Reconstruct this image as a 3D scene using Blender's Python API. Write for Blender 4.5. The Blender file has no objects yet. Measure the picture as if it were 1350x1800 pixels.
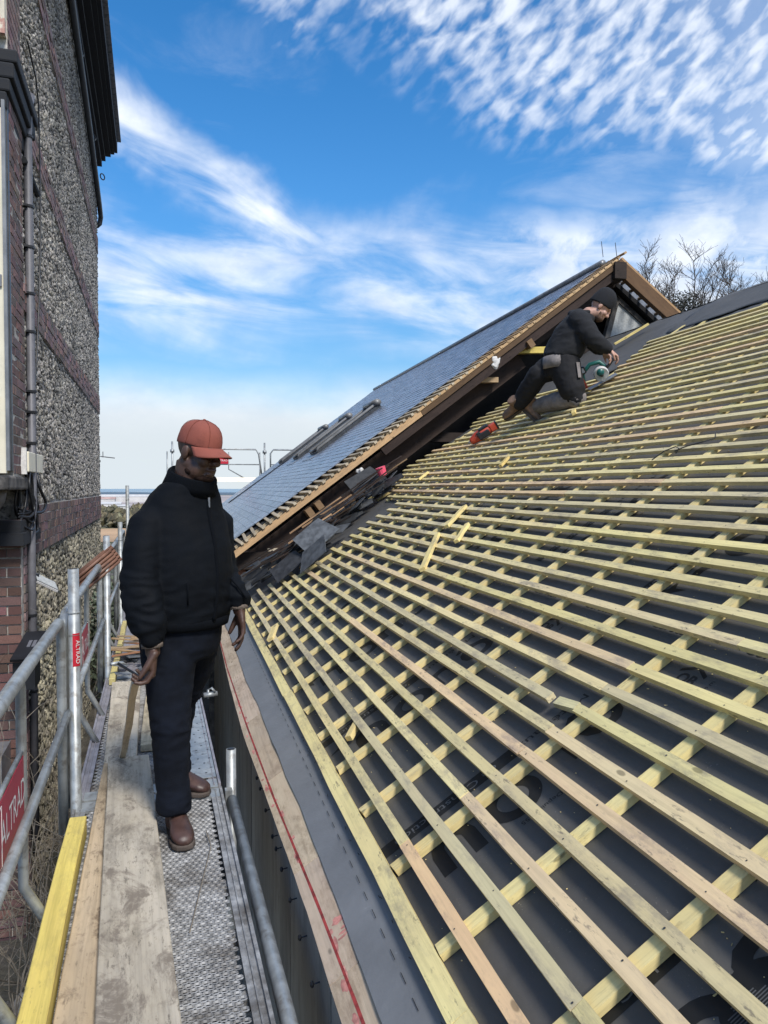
import bpy, math, random
import numpy as np
from mathutils import Vector, Matrix, noise
random.seed(11); np.random.seed(11)
S = bpy.context.scene
COL = S.collection
R = math.radians

# ------------------------------------------------------------------ camera
PSI, TH, EYE = R(14.885), R(1.782), 1.465
cam = bpy.data.objects.new('camera', bpy.data.cameras.new('camera'))
COL.objects.link(cam)
cam.location = (0, 0, EYE)
cam.rotation_euler = (R(90) - TH, 0, -PSI)
cam.data.sensor_fit = 'VERTICAL'
cam.data.sensor_height = 36.0
cam.data.sensor_width = 36.0
cam.data.lens = 27.0
cam.data.clip_start = 0.05
cam.data.clip_end = 60000
S.camera = cam

# ------------------------------------------------------------------ sun + exposure
SUN_EL, SUN_AZ = R(48), R(166)          # azimuth clockwise from +Y
sun = bpy.data.objects.new('sun', bpy.data.lights.new('sun', 'SUN'))
COL.objects.link(sun)
sun.data.energy = 1.75
sun.data.angle = R(13)
sun.data.color = (1.0, 0.95, 0.88)
sdir = Vector((math.sin(SUN_AZ) * math.cos(SUN_EL), math.cos(SUN_AZ) * math.cos(SUN_EL), math.sin(SUN_EL)))
sun.rotation_euler = sdir.to_track_quat('Z', 'Y').to_euler()
S.view_settings.view_transform = 'Standard'
S.view_settings.look = 'None'
S.view_settings.gamma = 1.0
S.view_settings.use_curve_mapping = False
S.view_settings.exposure = 1.15

# ------------------------------------------------------------------ node helper
class NT:
    def __init__(s, tree):
        s.t = tree
    def n(s, typ, **kw):
        nd = s.t.nodes.new(typ)
        for k, v in kw.items():
            if k.startswith('i_'):
                key = k[2:]
                key = int(key) if key.isdigit() else key.replace('_', ' ')
                s.put(nd.inputs[key], v)
            else:
                setattr(nd, k, v)
        return nd
    def put(s, sock, v):
        if hasattr(v, 'is_output') or isinstance(v, bpy.types.NodeSocket):
            s.t.links.new(v, sock)
        else:
            sock.default_value = v
    def math(s, op, a, b=0.0, clamp=False):
        nd = s.t.nodes.new('ShaderNodeMath'); nd.operation = op; nd.use_clamp = clamp
        s.put(nd.inputs[0], a); s.put(nd.inputs[1], b)
        return nd.outputs[0]
    def mix(s, f, a, b, blend='MIX'):
        nd = s.t.nodes.new('ShaderNodeMix'); nd.data_type = 'RGBA'; nd.blend_type = blend
        s.put(nd.inputs[0], f)
        s.put(nd.inputs[6], a if not isinstance(a, tuple) else (*a[:3], 1)); s.put(nd.inputs[7], b if not isinstance(b, tuple) else (*b[:3], 1))
        return nd.outputs[2]
    def smooth(s, x, a, b, lo=0.0, hi=1.0):
        nd = s.t.nodes.new('ShaderNodeMapRange'); nd.interpolation_type = 'SMOOTHSTEP'
        s.put(nd.inputs[0], x); s.put(nd.inputs[1], a); s.put(nd.inputs[2], b); s.put(nd.inputs[3], lo); s.put(nd.inputs[4], hi)
        return nd.outputs[0]
    def noise(s, vec, scale, detail=4, rough=.55, dist=0.0):
        nd = s.t.nodes.new('ShaderNodeTexNoise')
        s.put(nd.inputs['Vector'], vec)
        nd.inputs['Scale'].default_value = scale; nd.inputs['Detail'].default_value = detail
        nd.inputs['Roughness'].default_value = rough; nd.inputs['Distortion'].default_value = dist
        return nd.outputs[0]
    def scale(s, vec, v, rot=(0, 0, 0), loc=(0, 0, 0)):
        nd = s.t.nodes.new('ShaderNodeMapping')
        s.put(nd.inputs['Vector'], vec); nd.inputs['Scale'].default_value = v
        nd.inputs['Rotation'].default_value = rot; nd.inputs['Location'].default_value = loc
        return nd.outputs[0]

def _rs(s, vec, rot, v):
    return s.scale(s.scale(vec, (1, 1, 1), rot=(0, 0, R(rot))), v)
NT.rotscale = _rs
# ------------------------------------------------------------------ world: sky and clouds
W = bpy.data.worlds.new('World'); S.world = W; W.use_nodes = True
t = W.node_tree; t.nodes.clear(); g = NT(t)
sky = g.n('ShaderNodeTexSky', sky_type='NISHITA', sun_disc=False)
sky.sun_elevation = SUN_EL; sky.sun_rotation = SUN_AZ; sky.altitude = 50; sky.air_density = 1.0; sky.dust_density = 0.4; sky.ozone_density = 2.5
hs = g.n('ShaderNodeHueSaturation', i_Saturation=1.36, i_Value=1.22, i_Color=sky.outputs[0]); hs.inputs['Hue'].default_value = 0.5
tc = g.n('ShaderNodeTexCoord')
sx = g.n('ShaderNodeSeparateXYZ', i_0=tc.outputs['Generated'])
dx, dy, dz = sx.outputs
az = g.math('MULTIPLY', g.math('ARCTAN2', dx, dy), 57.2958)      # degrees, clockwise from +Y
el = g.math('MULTIPLY', g.math('ARCSINE', dz), 57.2958)
pol = g.n('ShaderNodeCombineXYZ', i_0=az, i_1=el, i_2=0.0).outputs[0]
fib = g.rotscale(pol, 27, (0.055, 0.19, 1))         # long fibres sloping down to the right
fib2 = g.rotscale(pol, 6, (0.055, 0.24, 1))
n1 = g.noise(fib, 1.0, 7, .55, .7)
n2 = g.noise(fib2, 1.2, 7, .55, .5)
n3 = g.noise(pol, .11, 5, .55, .3)
warp = g.math('MULTIPLY', g.math('SUBTRACT', n3, .5), 9.0)
def band(center, halfw, soft):
    d = g.math('ABSOLUTE', g.math('SUBTRACT', g.math('ADD', el, warp), center))
    return g.smooth(d, halfw + soft, max(halfw - soft, 0.01))
# wide veil of cirrus about 14 degrees up
c1 = band(14.6, 3.6, 3.0)
c1 = g.math('MULTIPLY', c1, g.smooth(n2, .34, .66))
# upper fan of cirrus, falling from 24 deg at left to 16 deg
cen2 = g.math('SUBTRACT', 22.0, g.math('MULTIPLY', az, .52))
c2 = g.math('MULTIPLY', band(cen2, 1.5, 1.9), g.smooth(n1, .34, .62))
c2 = g.math('MULTIPLY', c2, g.smooth(az, 14.0, 7.0))
# cumulus bank to the right near the horizon
c3 = g.math('MULTIPLY', g.smooth(g.math('ADD', el, warp), 21.0, 16.0), g.smooth(az, 17.0, 30.0))
c3 = g.math('MULTIPLY', c3, g.smooth(g.noise(g.scale(pol, (.10, .17, 1)), 1.3, 8, .6, .5), .33, .58))
# mackerel sky high on the right: cells on a flat layer
cells = g.noise(g.rotscale(pol, -33, (.55, 1.10, 1)), 1.0, 3, .45, .2)
big = g.noise(pol, .10, 4, .55)
edge = g.math('ADD', g.math('SUBTRACT', 32.5, g.math('MULTIPLY', az, .36)), g.math('MULTIPLY', g.math('SUBTRACT', big, .5), 13.0))
c4m = g.smooth(g.math('SUBTRACT', el, edge), -1.0, 4.5)
thr = g.math('SUBTRACT', .58, g.math('MULTIPLY', c4m, .16))
c4 = g.math('MULTIPLY', g.smooth(g.math('SUBTRACT', cells, thr), -.16, .30), g.math('MULTIPLY', c4m, .82))
c4 = g.math('MAXIMUM', c4, g.math('MULTIPLY', c4m, g.smooth(az, 24.0, 46.0, 0.0, .34)))
# haze over the horizon
c5 = g.math('ADD', g.smooth(g.math('ADD', el, g.math('MULTIPLY', warp, .35)), 9.2, 4.2, 0.0, .93), g.math('MULTIPLY', g.smooth(el, 9.5, 2.0), g.math('MULTIPLY', g.smooth(n2, .35, .6), .35)))
thin = g.math('MULTIPLY', g.smooth(g.noise(g.scale(pol, (.03, .12, 1), rot=(0, 0, 0)), 1.3, 8, .6, .8), .52, .78), .28)
cloud = thin
for c, w in ((c1, .86), (c2, .95), (c3, .88), (c4, 1.0), (c5, 1.0)):
    cloud = g.math('MAXIMUM', cloud, g.math('MULTIPLY', c, w))
cloud = g.math('MINIMUM', cloud, 1.0)
shade = g.noise(g.scale(pol, (.12, .2, 1)), 1.5, 6, .6)
ccol = g.mix(g.smooth(shade, .30, .65), (5.1, 5.7, 6.8), (7.2, 7.5, 7.9))
hz = g.mix(g.smooth(el, 10.0, 3.0), ccol, (4.8, 5.3, 5.65))
dim = g.smooth(el, 2.0, 22.0, .66, 1.0)
low = g.n('ShaderNodeVectorMath', operation='SCALE', i_0=hs.outputs[0]); g.put(low.inputs['Scale'], dim)
skyc = g.mix(cloud, low.outputs[0], hz)
bg = g.n('ShaderNodeBackground', i_Color=skyc, i_Strength=0.07)
out = g.n('ShaderNodeOutputWorld'); t.links.new(bg.outputs[0], out.inputs[0])

# ------------------------------------------------------------------ materials
def newmat(name):
    m = bpy.data.materials.new(name); m.use_nodes = True
    m.node_tree.nodes.clear()
    q = NT(m.node_tree)
    b = q.n('ShaderNodeBsdfPrincipled'); o = q.n('ShaderNodeOutputMaterial')
    m.node_tree.links.new(b.outputs[0], o.inputs[0])
    return m, q, b
def M(name, col, rough=.6, metal=0.0, var=.25, vs=6.0, bump=.15, bs=60.0, objcol=False, attr=False, stretch=(1, 1, 1), spec=.5, dirt=None, dscale=2.0, dlo=.5, dhi=.7, world=False, bd=.004):
    m, q, b = newmat(name)
    tcn = q.n('ShaderNodeTexCoord')
    co = tcn.outputs['Object']
    v = q.scale(co, stretch)
    nz = q.noise(v, vs, 5, .6)
    lo = tuple(c * (1 - var) for c in col); hi = tuple(c * (1 + var) for c in col)
    c = q.mix(q.smooth(nz, .3, .7), lo, hi)
    if dirt:
        dn = q.noise(q.scale(co, (1, 1, 1), loc=(3, 7, 1)), dscale, 6, .65)
        c = q.mix(q.smooth(dn, dlo, dhi), c, dirt)
    if objcol:
        oi = q.n('ShaderNodeObjectInfo'); c = q.mix(1.0, c, oi.outputs['Color'], 'MULTIPLY')
    if attr:
        at = q.n('ShaderNodeAttribute', attribute_name='tint'); c = q.mix(1.0, c, at.outputs['Color'], 'MULTIPLY')
    q.put(b.inputs['Base Color'], c)
    rr = q.smooth(nz, .2, .8, max(rough - .08, .02), min(rough + .08, 1))
    q.put(b.inputs['Roughness'], rr)
    b.inputs['Metallic'].default_value = metal
    b.inputs['Specular IOR Level'].default_value = spec
    if bump:
        bn = q.noise(v, bs, 5, .6)
        bp = q.n('ShaderNodeBump', i_Strength=bump, i_Distance=bd, i_Height=bn)
        q.put(b.inputs['Normal'], bp.outputs[0])
    return m
def wood(name, base, alt, mould, amount=.5, rough=.75, grain=.35, knots=True, objcol=True, stains=None, mscale=3.2):
    """Sawn timber: grain runs along local X."""
    m, q, b = newmat(name)
    tcn = q.n('ShaderNodeTexCoord'); oi = q.n('ShaderNodeObjectInfo')
    co = q.n('ShaderNodeVectorMath', operation='ADD', i_0=tcn.outputs['Object'])
    off = q.n('ShaderNodeCombineXYZ', i_0=q.math('MULTIPLY', oi.outputs['Random'], 37.0), i_1=q.math('MULTIPLY', oi.outputs['Random'], 11.0), i_2=q.math('MULTIPLY', oi.outputs['Random'], 5.0))
    q.put(co.inputs[1], off.outputs[0])
    co = co.outputs[0]
    gr = q.noise(q.scale(co, (2.0, 70, 70)), 1.0, 6, .65, .4)
    lg = q.noise(q.scale(co, (1.2, 8, 8)), 1.0, 4, .6, .8)
    c = q.mix(q.smooth(lg, .3, .7), base, alt)
    c = q.mix(q.math('MULTIPLY', q.smooth(gr, .42, .68), grain), c, tuple(x * .55 for x in base))
    md = q.noise(q.scale(co, (1.0, 3.0, 3.0)), mscale, 8, .72, .3)
    md2 = q.noise(q.scale(co, (9, 22, 22)), 1.0, 6, .75)
    mk = q.math('MULTIPLY', q.smooth(md, .44, .64), q.smooth(md2, .36, .60))
    c = q.mix(q.math('MULTIPLY', mk, amount), c, mould)
    sp = q.noise(q.scale(co, (16, 60, 60)), 1.0, 5, .7)
    sm_ = q.noise(q.scale(co, (1.6, 2.0, 2.0)), 1.0, 4, .6)
    c = q.mix(q.math('MULTIPLY', q.math('MULTIPLY', q.smooth(sp, .56, .66), q.smooth(sm_, .38, .6)), amount), c, tuple(x * .55 for x in mould))
    sc_ = q.noise(q.scale(co, (5, 12, 12)), 1.0, 5, .65)
    c = q.mix(q.smooth(sc_, .25, .75, 0.0, .45), c, q.mix(1.0, c, (1.25, 1.22, 1.12), 'MULTIPLY'))
    if stains:
        st = q.noise(q.scale(co, (4.2, 6.2, 6.2)), 1.0, 8, .72, .6)
        c = q.mix(q.smooth(st, .52, .64, 0.0, .85), c, stains)
        st2 = q.noise(q.scale(co, (22, 40, 40)), 1.0, 6, .75)
        c = q.mix(q.smooth(st2, .60, .70, 0.0, .7), c, tuple(x * .6 for x in stains))
    if knots:
        vo = q.n('ShaderNodeTexVoronoi', i_Vector=q.scale(co, (1.3, 3.2, 3.2)), i_Scale=2.6)
        k = q.smooth(vo.outputs['Distance'], .085, .05)
        c = q.mix(q.math('MULTIPLY', k, .75), c, tuple(x * .28 for x in base))
    if objcol:
        c = q.mix(1.0, c, oi.outputs['Color'], 'MULTIPLY')
    q.put(b.inputs['Base Color'], c)
    b.inputs['Roughness'].default_value = rough
    b.inputs['Specular IOR Level'].default_value = .25
    bp = q.n('ShaderNodeBump', i_Strength=.35, i_Distance=.003, i_Height=gr)
    q.put(b.inputs['Normal'], bp.outputs[0])
    return m

MAT = {}
MAT['batten'] = wood('yellow_treated_timber', (.76, .66, .325), (.71, .595, .30), (.28, .245, .18), .72, mscale=2.4)
MAT['counter'] = wood('pale_sawn_timber', (.75, .65, .335), (.71, .58, .27), (.32, .27, .18), .40)
MAT['plank'] = wood('weathered_scaffold_board', (.47, .42, .34), (.38, .335, .265), (.10, .085, .065), .60, .85, .45, stains=(.17, .14, .11), mscale=2.0)
MAT['fascia'] = wood('raw_spruce_board', (.52, .43, .32), (.45, .355, .26), (.20, .14, .09), .55, .8, .45)
MAT['verge'] = wood('new_larch_board', (.50, .355, .21), (.43, .30, .175), (.19, .13, .09), .40)
MAT['oldbatten'] = wood('grey_old_laths', (.58, .51, .40), (.50, .43, .33), (.22, .18, .14), .4)
MAT['beam'] = wood('dark_old_oak', (.042, .031, .026), (.030, .023, .020), (.014, .011, .010), .6, .8)
MAT['yellowbeam'] = wood('fresh_yellow_timber', (.72, .575, .15), (.63, .49, .14), (.30, .24, .10), .55, .6, .55)
MAT['panelwood'] = wood('dark_formwork_board', (.30, .28, .245), (.24, .22, .195), (.12, .11, .10), .5, .7, .15, knots=False)

def membrane():
    m, q, b = newmat('roof_underlay')
    tcn = q.n('ShaderNodeTexCoord'); co = tcn.outputs['Object']
    a = q.noise(co, 2.4, 6, .6)
    c = q.mix(q.smooth(a, .3, .7), (.076, .075, .072), (.100, .098, .094))
    dust = q.noise(co, 150, 3, .5)
    dm = q.noise(co, 5, 5, .65)
    c = q.mix(q.math('MULTIPLY', q.smooth(dust, .66, .76), q.smooth(dm, .42, .7)), c, (.30, .28, .24))
    q.put(b.inputs['Base Color'], c)
    b.inputs['Roughness'].default_value = .62
    b.inputs['Specular IOR Level'].default_value = .3
    bn = q.noise(co, 16, 6, .6); fn = q.noise(co, 300, 2, .5)
    bp = q.n('ShaderNodeBump', i_Strength=.35, i_Distance=.01, i_Height=bn)
    bp2 = q.n('ShaderNodeBump', i_Strength=.15, i_Distance=.001, i_Height=fn); q.put(bp2.inputs['Normal'], bp.outputs[0])
    q.put(b.inputs['Normal'], bp2.outputs[0])
    return m
MAT['membrane'] = membrane()
MAT['flashing'] = M('eave_flashing', (.165, .172, .18), .55, var=.12, vs=3, bump=.35, bs=9, dirt=(.30, .31, .33), dscale=13, dlo=.68, dhi=.82, bd=.012)
MAT['print'] = M('black_ink', (.004, .0045, .005), .7, var=.1, bump=0)
MAT['printlight'] = M('grey_ink', (.095, .097, .10), .5, var=.1, bump=0)
MAT['chalk'] = M('red_chalk', (.25, .03, .028), .9, var=.5, vs=25, bump=0)
MAT['chalkdust'] = M('red_chalk_dust', (.47, .20, .165), .9, var=.4, vs=30, bump=0)
MAT['galv'] = M('galvanised_steel', (.36, .38, .38), .45, .45, var=.22, vs=14, bump=.05, bs=80, dirt=(.24, .235, .22), dscale=16, dlo=.50, dhi=.66)
MAT['deck'] = M('dirty_deck_steel', (.33, .33, .325), .55, .3, var=.35, vs=24, bump=.15, bs=90, dirt=(.11, .098, .085), dscale=4, dlo=.42, dhi=.68)
MAT['deckdull'] = M('mauve_grey_deck_steel', (.30, .285, .305), .55, .3, var=.2, vs=12, bump=.1, bs=70, dirt=(.14, .125, .115), dscale=6, dlo=.5, dhi=.78)
MAT['sign'] = M('crimson_sign', (.37, .035, .065), .5, var=.12, vs=4, bump=0, dirt=(.42, .12, .14), dscale=5, dlo=.5, dhi=.9)
MAT['signred'] = M('red_sticker', (.55, .02, .04), .4, var=.08, bump=0)
MAT['white'] = M('white_lettering', (.78, .77, .76), .5, var=.08, vs=30, bump=0)
MAT['brick'] = M('old_brick', (.165, .118, .105), .9, var=.35, vs=22, bump=.5, bs=70, objcol=True, dirt=(.10, .085, .08), dscale=9, dlo=.5, dhi=.72)
MAT['mortar'] = M('lime_mortar', (.46, .44, .40), .95, var=.3, vs=20, bump=.5, bs=60, dirt=(.14, .13, .12), dscale=1.6, dlo=.45, dhi=.7)
MAT['flint'] = M('knapped_flint', (.31, .295, .275), .8, var=.26, vs=26, bump=.6, bs=50, attr=True, dirt=(.20, .195, .185), dscale=.9, dlo=.46, dhi=.66)
MAT['flintobj'] = M('rubble_stone', (.38, .365, .325), .85, var=.40, vs=26, bump=.6, bs=50, objcol=True)
MAT['flintbed'] = M('rubble_bedding', (.34, .325, .305), .95, var=.5, vs=30, bump=.8, bs=40, dirt=(.06, .058, .055), dscale=14, dlo=.5, dhi=.66)
MAT['cream'] = M('cream_paint', (.74, .69, .54), .5, var=.08, vs=4, bump=.05, dirt=(.46, .42, .33), dscale=4, dlo=.6, dhi=.85)
MAT['plaster'] = M('peeling_plaster', (.62, .56, .45), .9, var=.15, vs=9, bump=.4, bs=20, dirt=(.48, .27, .22), dscale=5, dlo=.50, dhi=.58)
MAT['greypaint'] = M('grey_painted_metal', (.20, .21, .22), .5, .2, var=.2, vs=6, bump=.05)
MAT['darktimber'] = M('blackened_timber', (.009, .011, .015), .8, var=.4, vs=5, bump=.3, bs=25, stretch=(1, 6, 6))
MAT['stone'] = M('sooty_stone', (.12, .11, .10), .9, var=.4, vs=8, bump=.6, bs=30, dirt=(.035, .034, .034), dscale=3, dlo=.45, dhi=.6)
MAT['black'] = M('black_plastic', (.012, .013, .016), .42, var=.2, bump=0)
MAT['darkgrey'] = M('dark_grey_metal', (.055, .06, .066), .45, .4, var=.2, vs=12, bump=.05)
MAT['pipe'] = M('grey_downpipe', (.13, .13, .145), .55, .1, var=.2, vs=9, bump=.1)
MAT['slate'] = M('blue_slate', (.185, .202, .235), .30, var=.25, vs=14, bump=.25, bs=45, attr=True, spec=.6)
MAT['slateobj'] = M('blue_slate_piece', (.185, .202, .235), .30, var=.25, vs=14, bump=.25, bs=45, objcol=True, spec=.6)
MAT['oldslate'] = M('old_roof_slate', (.075, .08, .085), .55, var=.4, vs=12, bump=.4, bs=40, objcol=True)
MAT['zinc'] = M('zinc_grey', (.26, .27, .28), .45, .5, var=.2, vs=8, bump=.1)
MAT['shutter'] = M('taupe_shutter', (.21, .21, .205), .45, .2, var=.15, vs=6, bump=.05)
MAT['glass'] = M('dark_window_glass', (.02, .03, .04), .06, var=.05, bump=0, spec=.8)
MAT['terracotta'] = M('terracotta_block', (.46, .20, .115), .85, var=.2, vs=12, bump=.3)
MAT['panel'] = M('grey_fibre_panel', (.40, .42, .42), .8, var=.15, vs=40, bump=.15)
MAT['nearblack'] = M('near_black', (.006, .006, .007), .9, var=.3, bump=.2, stretch=(1, 1, 4))  # near black; also puts shade into the gable fill and far-slope underside
MAT['whiteplaster'] = M('plaster_lump', (.66, .65, .63), .9, var=.2, vs=20, bump=.5)
MAT['bark'] = M('bare_bark', (.085, .070, .058), .9, var=.35, vs=15, bump=.4)
MAT['twig'] = M('dry_twig', (.20, .17, .13), .9, var=.4, vs=15, bump=.3, objcol=True)
MAT['leaf'] = M('dark_evergreen_leaf', (.045, .048, .030), .7, var=.5, vs=9, bump=0)
MAT['soil'] = M('rubbly_soil', (.085, .075, .060), .95, var=.4, vs=3, bump=.8, bs=14, dirt=(.05, .055, .03), dscale=.6, dlo=.45, dhi=.7, bd=.05)
MAT['ivy'] = M('ivy_leaf', (.10, .125, .085), .5, var=.5, vs=10, bump=0)
# ------------------------------------------------------------------ mesh helpers
def link(o, parent=None):
    COL.objects.link(o)
    if parent is not None:
        o.parent = parent
    return o
def empty(name, loc=(0, 0, 0), label=None, cat=None, group=None, kind=None, rot=(0, 0, 0)):
    o = bpy.data.objects.new(name, None); COL.objects.link(o)
    o.location = loc; o.rotation_euler = rot; o.empty_display_size = .1
    tag(o, label, cat, group, kind)
    return o
def tag(o, label=None, cat=None, group=None, kind=None):
    for k, v in (('label', label), ('category', cat), ('group', group), ('kind', kind)):
        if v: o[k] = v
    return o
class MB:
    def __init__(s):
        s.v = []; s.f = []; s.c = None
    def add(s, vs, fs):
        o = len(s.v); s.v += [tuple(p) for p in vs]; s.f += [tuple(i + o for i in f) for f in fs]
        return s
    def hexa(s, p):          # 8 points: bottom 4 ccw, top 4 ccw
        return s.add(p, [(3, 2, 1, 0), (4, 5, 6, 7), (0, 1, 5, 4), (1, 2, 6, 5), (2, 3, 7, 6), (3, 0, 4, 7)])
    def box(s, c, d, rot=None):
        a, b, h = d[0] / 2, d[1] / 2, d[2] / 2
        p = [Vector(q) for q in ((-a, -b, -h), (a, -b, -h), (a, b, -h), (-a, b, -h), (-a, -b, h), (a, -b, h), (a, b, h), (-a, b, h))]
        if rot is not None: p = [rot @ q for q in p]
        c = Vector(c)
        return s.hexa([q + c for q in p])
    def span(s, x0, x1, y0, y1, z0, z1):
        return s.box(((x0 + x1) / 2, (y0 + y1) / 2, (z0 + z1) / 2), (abs(x1 - x0), abs(y1 - y0), abs(z1 - z0)))
    def tube(s, pts, rad, seg=10, cap=True, ref=None, dome=False):
        pts = [Vector(p) for p in pts]; n = len(pts)
        if not isinstance(rad, (list, tuple)): rad = [rad] * n
        rad = [(r, r) if not isinstance(r, (tuple, list)) else r for r in rad]
        if dome:             # rounded ends
            d0 = (pts[0] - pts[1]).normalized(); d1 = (pts[-1] - pts[-2]).normalized()
            P = []; Q = []
            for k in (0.02, .3, .6, .85):
                w = math.sin(math.acos(1 - k)); 
                P.append(pts[0] + d0 * (rad[0][1] * (1 - k))); Q.append((rad[0][0] * w, rad[0][1] * w))
            P2 = []; Q2 = []
            for k in (.85, .6, .3, .02):
                w = math.sin(math.acos(1 - k))
                P2.append(pts[-1] + d1 * (rad[-1][1] * (1 - k))); Q2.append((rad[-1][0] * w, rad[-1][1] * w))
            pts = P + pts + P2; rad = Q + list(rad) + Q2; n = len(pts)
        tang = []
        for i in range(n):
            a = pts[max(i - 1, 0)]; b = pts[min(i + 1, n - 1)]
            d = b - a
            tang.append(d.normalized() if d.length > 1e-9 else Vector((0, 0, 1)))
        if ref is None:
            ref = Vector((0, 0, 1)) if abs(tang[0].z) < .9 else Vector((1, 0, 0))
        else: ref = Vector(ref)
        vs = []; u = None
        for i in range(n):
            if u is None:
                u = (ref - tang[i] * ref.dot(tang[i])).normalized()
            else:
                u = u - tang[i] * u.dot(tang[i])
                u = u.normalized() if u.length > 1e-6 else (ref - tang[i] * ref.dot(tang[i])).normalized()
            w = tang[i].cross(u)
            for k in range(seg):
                an = 2 * math.pi * k / seg
                vs.append(pts[i] + u * (rad[i][0] * math.cos(an)) + w * (rad[i][1] * math.sin(an)))
        fs = []
        for i in range(n - 1):
            for k in range(seg):
                k2 = (k + 1) % seg
                fs.append((i * seg + k, i * seg + k2, (i + 1) * seg + k2, (i + 1) * seg + k))
        if cap:
            fs.append(tuple(range(seg - 1, -1, -1))); fs.append(tuple((n - 1) * seg + k for k in range(seg)))
        return s.add(vs, fs)
    def rings(s, rs, seg=24):    # rs: (center, uvec, vvec); closed loft
        vs = []
        for c, u, v in rs:
            c, u, v = Vector(c), Vector(u), Vector(v)
            for k in range(seg):
                an = 2 * math.pi * k / seg
                vs.append(c + u * math.cos(an) + v * math.sin(an))
        n = len(rs); fs = []
        for i in range(n - 1):
            for k in range(seg):
                k2 = (k + 1) % seg
                fs.append((i * seg + k, i * seg + k2, (i + 1) * seg + k2, (i + 1) * seg + k))
        fs.append(tuple(range(seg - 1, -1, -1))); fs.append(tuple((n - 1) * seg + k for k in range(seg)))
        return s.add(vs, fs)
    def ball(s, c, r, rot=None, nu=14, nv=9):
        if not isinstance(r, (tuple, list)): r = (r, r, r)
        vs = []; c = Vector(c)
        for j in range(nv + 1):
            ph = math.pi * j / nv
            for k in range(nu):
                an = 2 * math.pi * k / nu
                p = Vector((r[0] * math.sin(ph) * math.cos(an), r[1] * math.sin(ph) * math.sin(an), r[2] * math.cos(ph)))
                if rot is not None: p = rot @ p
                vs.append(p + c)
        fs = []
        for j in range(nv):
            for k in range(nu):
                k2 = (k + 1) % nu
                fs.append((j * nu + k, (j + 1) * nu + k, (j + 1) * nu + k2, j * nu + k2))
        return s.add(vs, fs)
    def prism(s, poly, vec):     # planar polygon extruded
        n = len(poly); p = [Vector(q) for q in poly]; q = [a + Vector(vec) for a in p]
        return s.add(p + q, [tuple(range(n - 1, -1, -1)), tuple(range(n, 2 * n))] + [(i, (i + 1) % n, n + (i + 1) % n, n + i) for i in range(n)])
    def mesh(s, name, mat=None, smooth=False):
        me = bpy.data.meshes.new(name); me.from_pydata(s.v, [], s.f)
        if mat is not None: me.materials.append(MAT[mat] if isinstance(mat, str) else mat)
        if smooth: me.polygons.foreach_set('use_smooth', [True] * len(me.polygons))
        if s.c is not None:
            at = me.color_attributes.new('tint', 'FLOAT_COLOR', 'POINT')
            arr = np.ones((len(s.v), 4), dtype=np.float32); arr[:, :3] = np.array(s.c, dtype=np.float32)
            at.data.foreach_set('color', arr.ravel())
        me.update(); me.validate()
        return me
    def build(s, name, mat, parent=None, smooth=False, matrix=None, color=None):
        o = bpy.data.objects.new(name, s.mesh(name, mat, smooth)); link(o, parent)
        if matrix is not None: o.matrix_local = matrix
        if color is not None: o.color = (*color, 1)
        return o
def bevel(o, w=.004, seg=2):
    b = o.modifiers.new('edge', 'BEVEL'); b.width = w; b.segments = seg; b.limit_method = 'ANGLE'; b.angle_limit = R(40)
    return o
def inst(me, name, parent, matrix, color=None):
    o = bpy.data.objects.new(name, me); link(o, parent); o.matrix_local = matrix
    if color is not None: o.color = (*color, 1)
    return o
def fuse(mb, name, mat, voxel, parent=None, smooth=4, fn=None, keep=None):
    """Union of closed pieces as one continuous skin."""
    me = mb.mesh(name + '_src')
    o = bpy.data.objects.new(name, me); COL.objects.link(o)
    r = o.modifiers.new('r', 'REMESH'); r.mode = 'VOXEL'; r.voxel_size = voxel; r.adaptivity = 0
    if smooth:
        sm = o.modifiers.new('s', 'SMOOTH'); sm.iterations = smooth; sm.factor = .5
    dg = bpy.context.evaluated_depsgraph_get(); dg.update()
    m2 = bpy.data.meshes.new_from_object(o.evaluated_get(dg))
    o.modifiers.clear(); o.data = m2; bpy.data.meshes.remove(me)
    m2.name = name
    n = len(m2.vertices); co = np.empty(n * 3, dtype=np.float64); m2.vertices.foreach_get('co', co); co = co.reshape(-1, 3)
    if fn is not None:
        no = np.empty(n * 3, dtype=np.float64); m2.vertices.foreach_get('normal', no); no = no.reshape(-1, 3)
        co = fn(co, no)
        m2.vertices.foreach_set('co', co.ravel())
    m2.materials.clear(); m2.materials.append(MAT[mat] if isinstance(mat, str) else mat)
    m2.polygons.foreach_set('use_smooth', [True] * len(m2.polygons)); m2.update()
    if parent is not None: o.parent = parent
    return o
def frame(o, x, y, z):
    m = Matrix.Identity(4)
    for i, a in enumerate((x, y, z)):
        a = Vector(a)
        for j in range(3): m[j][i] = a[j]
    for j in range(3): m[j][3] = o[j]
    return m
def text(body, name, mat, size, matrix, parent, ext=0.0, align='CENTER', shear=0.0, sx=1.0, bold=0.0):
    cu = bpy.data.curves.new(name, 'FONT'); cu.body = body; cu.size = size; cu.extrude = ext; cu.shear = shear; cu.offset = bold
    cu.align_x = align; cu.align_y = 'CENTER'; cu.resolution_u = 3
    tmp = bpy.data.objects.new(name, cu); COL.objects.link(tmp)
    dg = bpy.context.evaluated_depsgraph_get(); dg.update()
    me = bpy.data.meshes.new_from_object(tmp.evaluated_get(dg))
    bpy.data.objects.remove(tmp); bpy.data.curves.remove(cu)
    me.materials.clear(); me.materials.append(MAT[mat])
    o = bpy.data.objects.new(name, me); link(o, parent)
    o.matrix_local = matrix @ Matrix.Diagonal((sx, 1, 1, 1))
    return o
rnd = random.uniform
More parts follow.
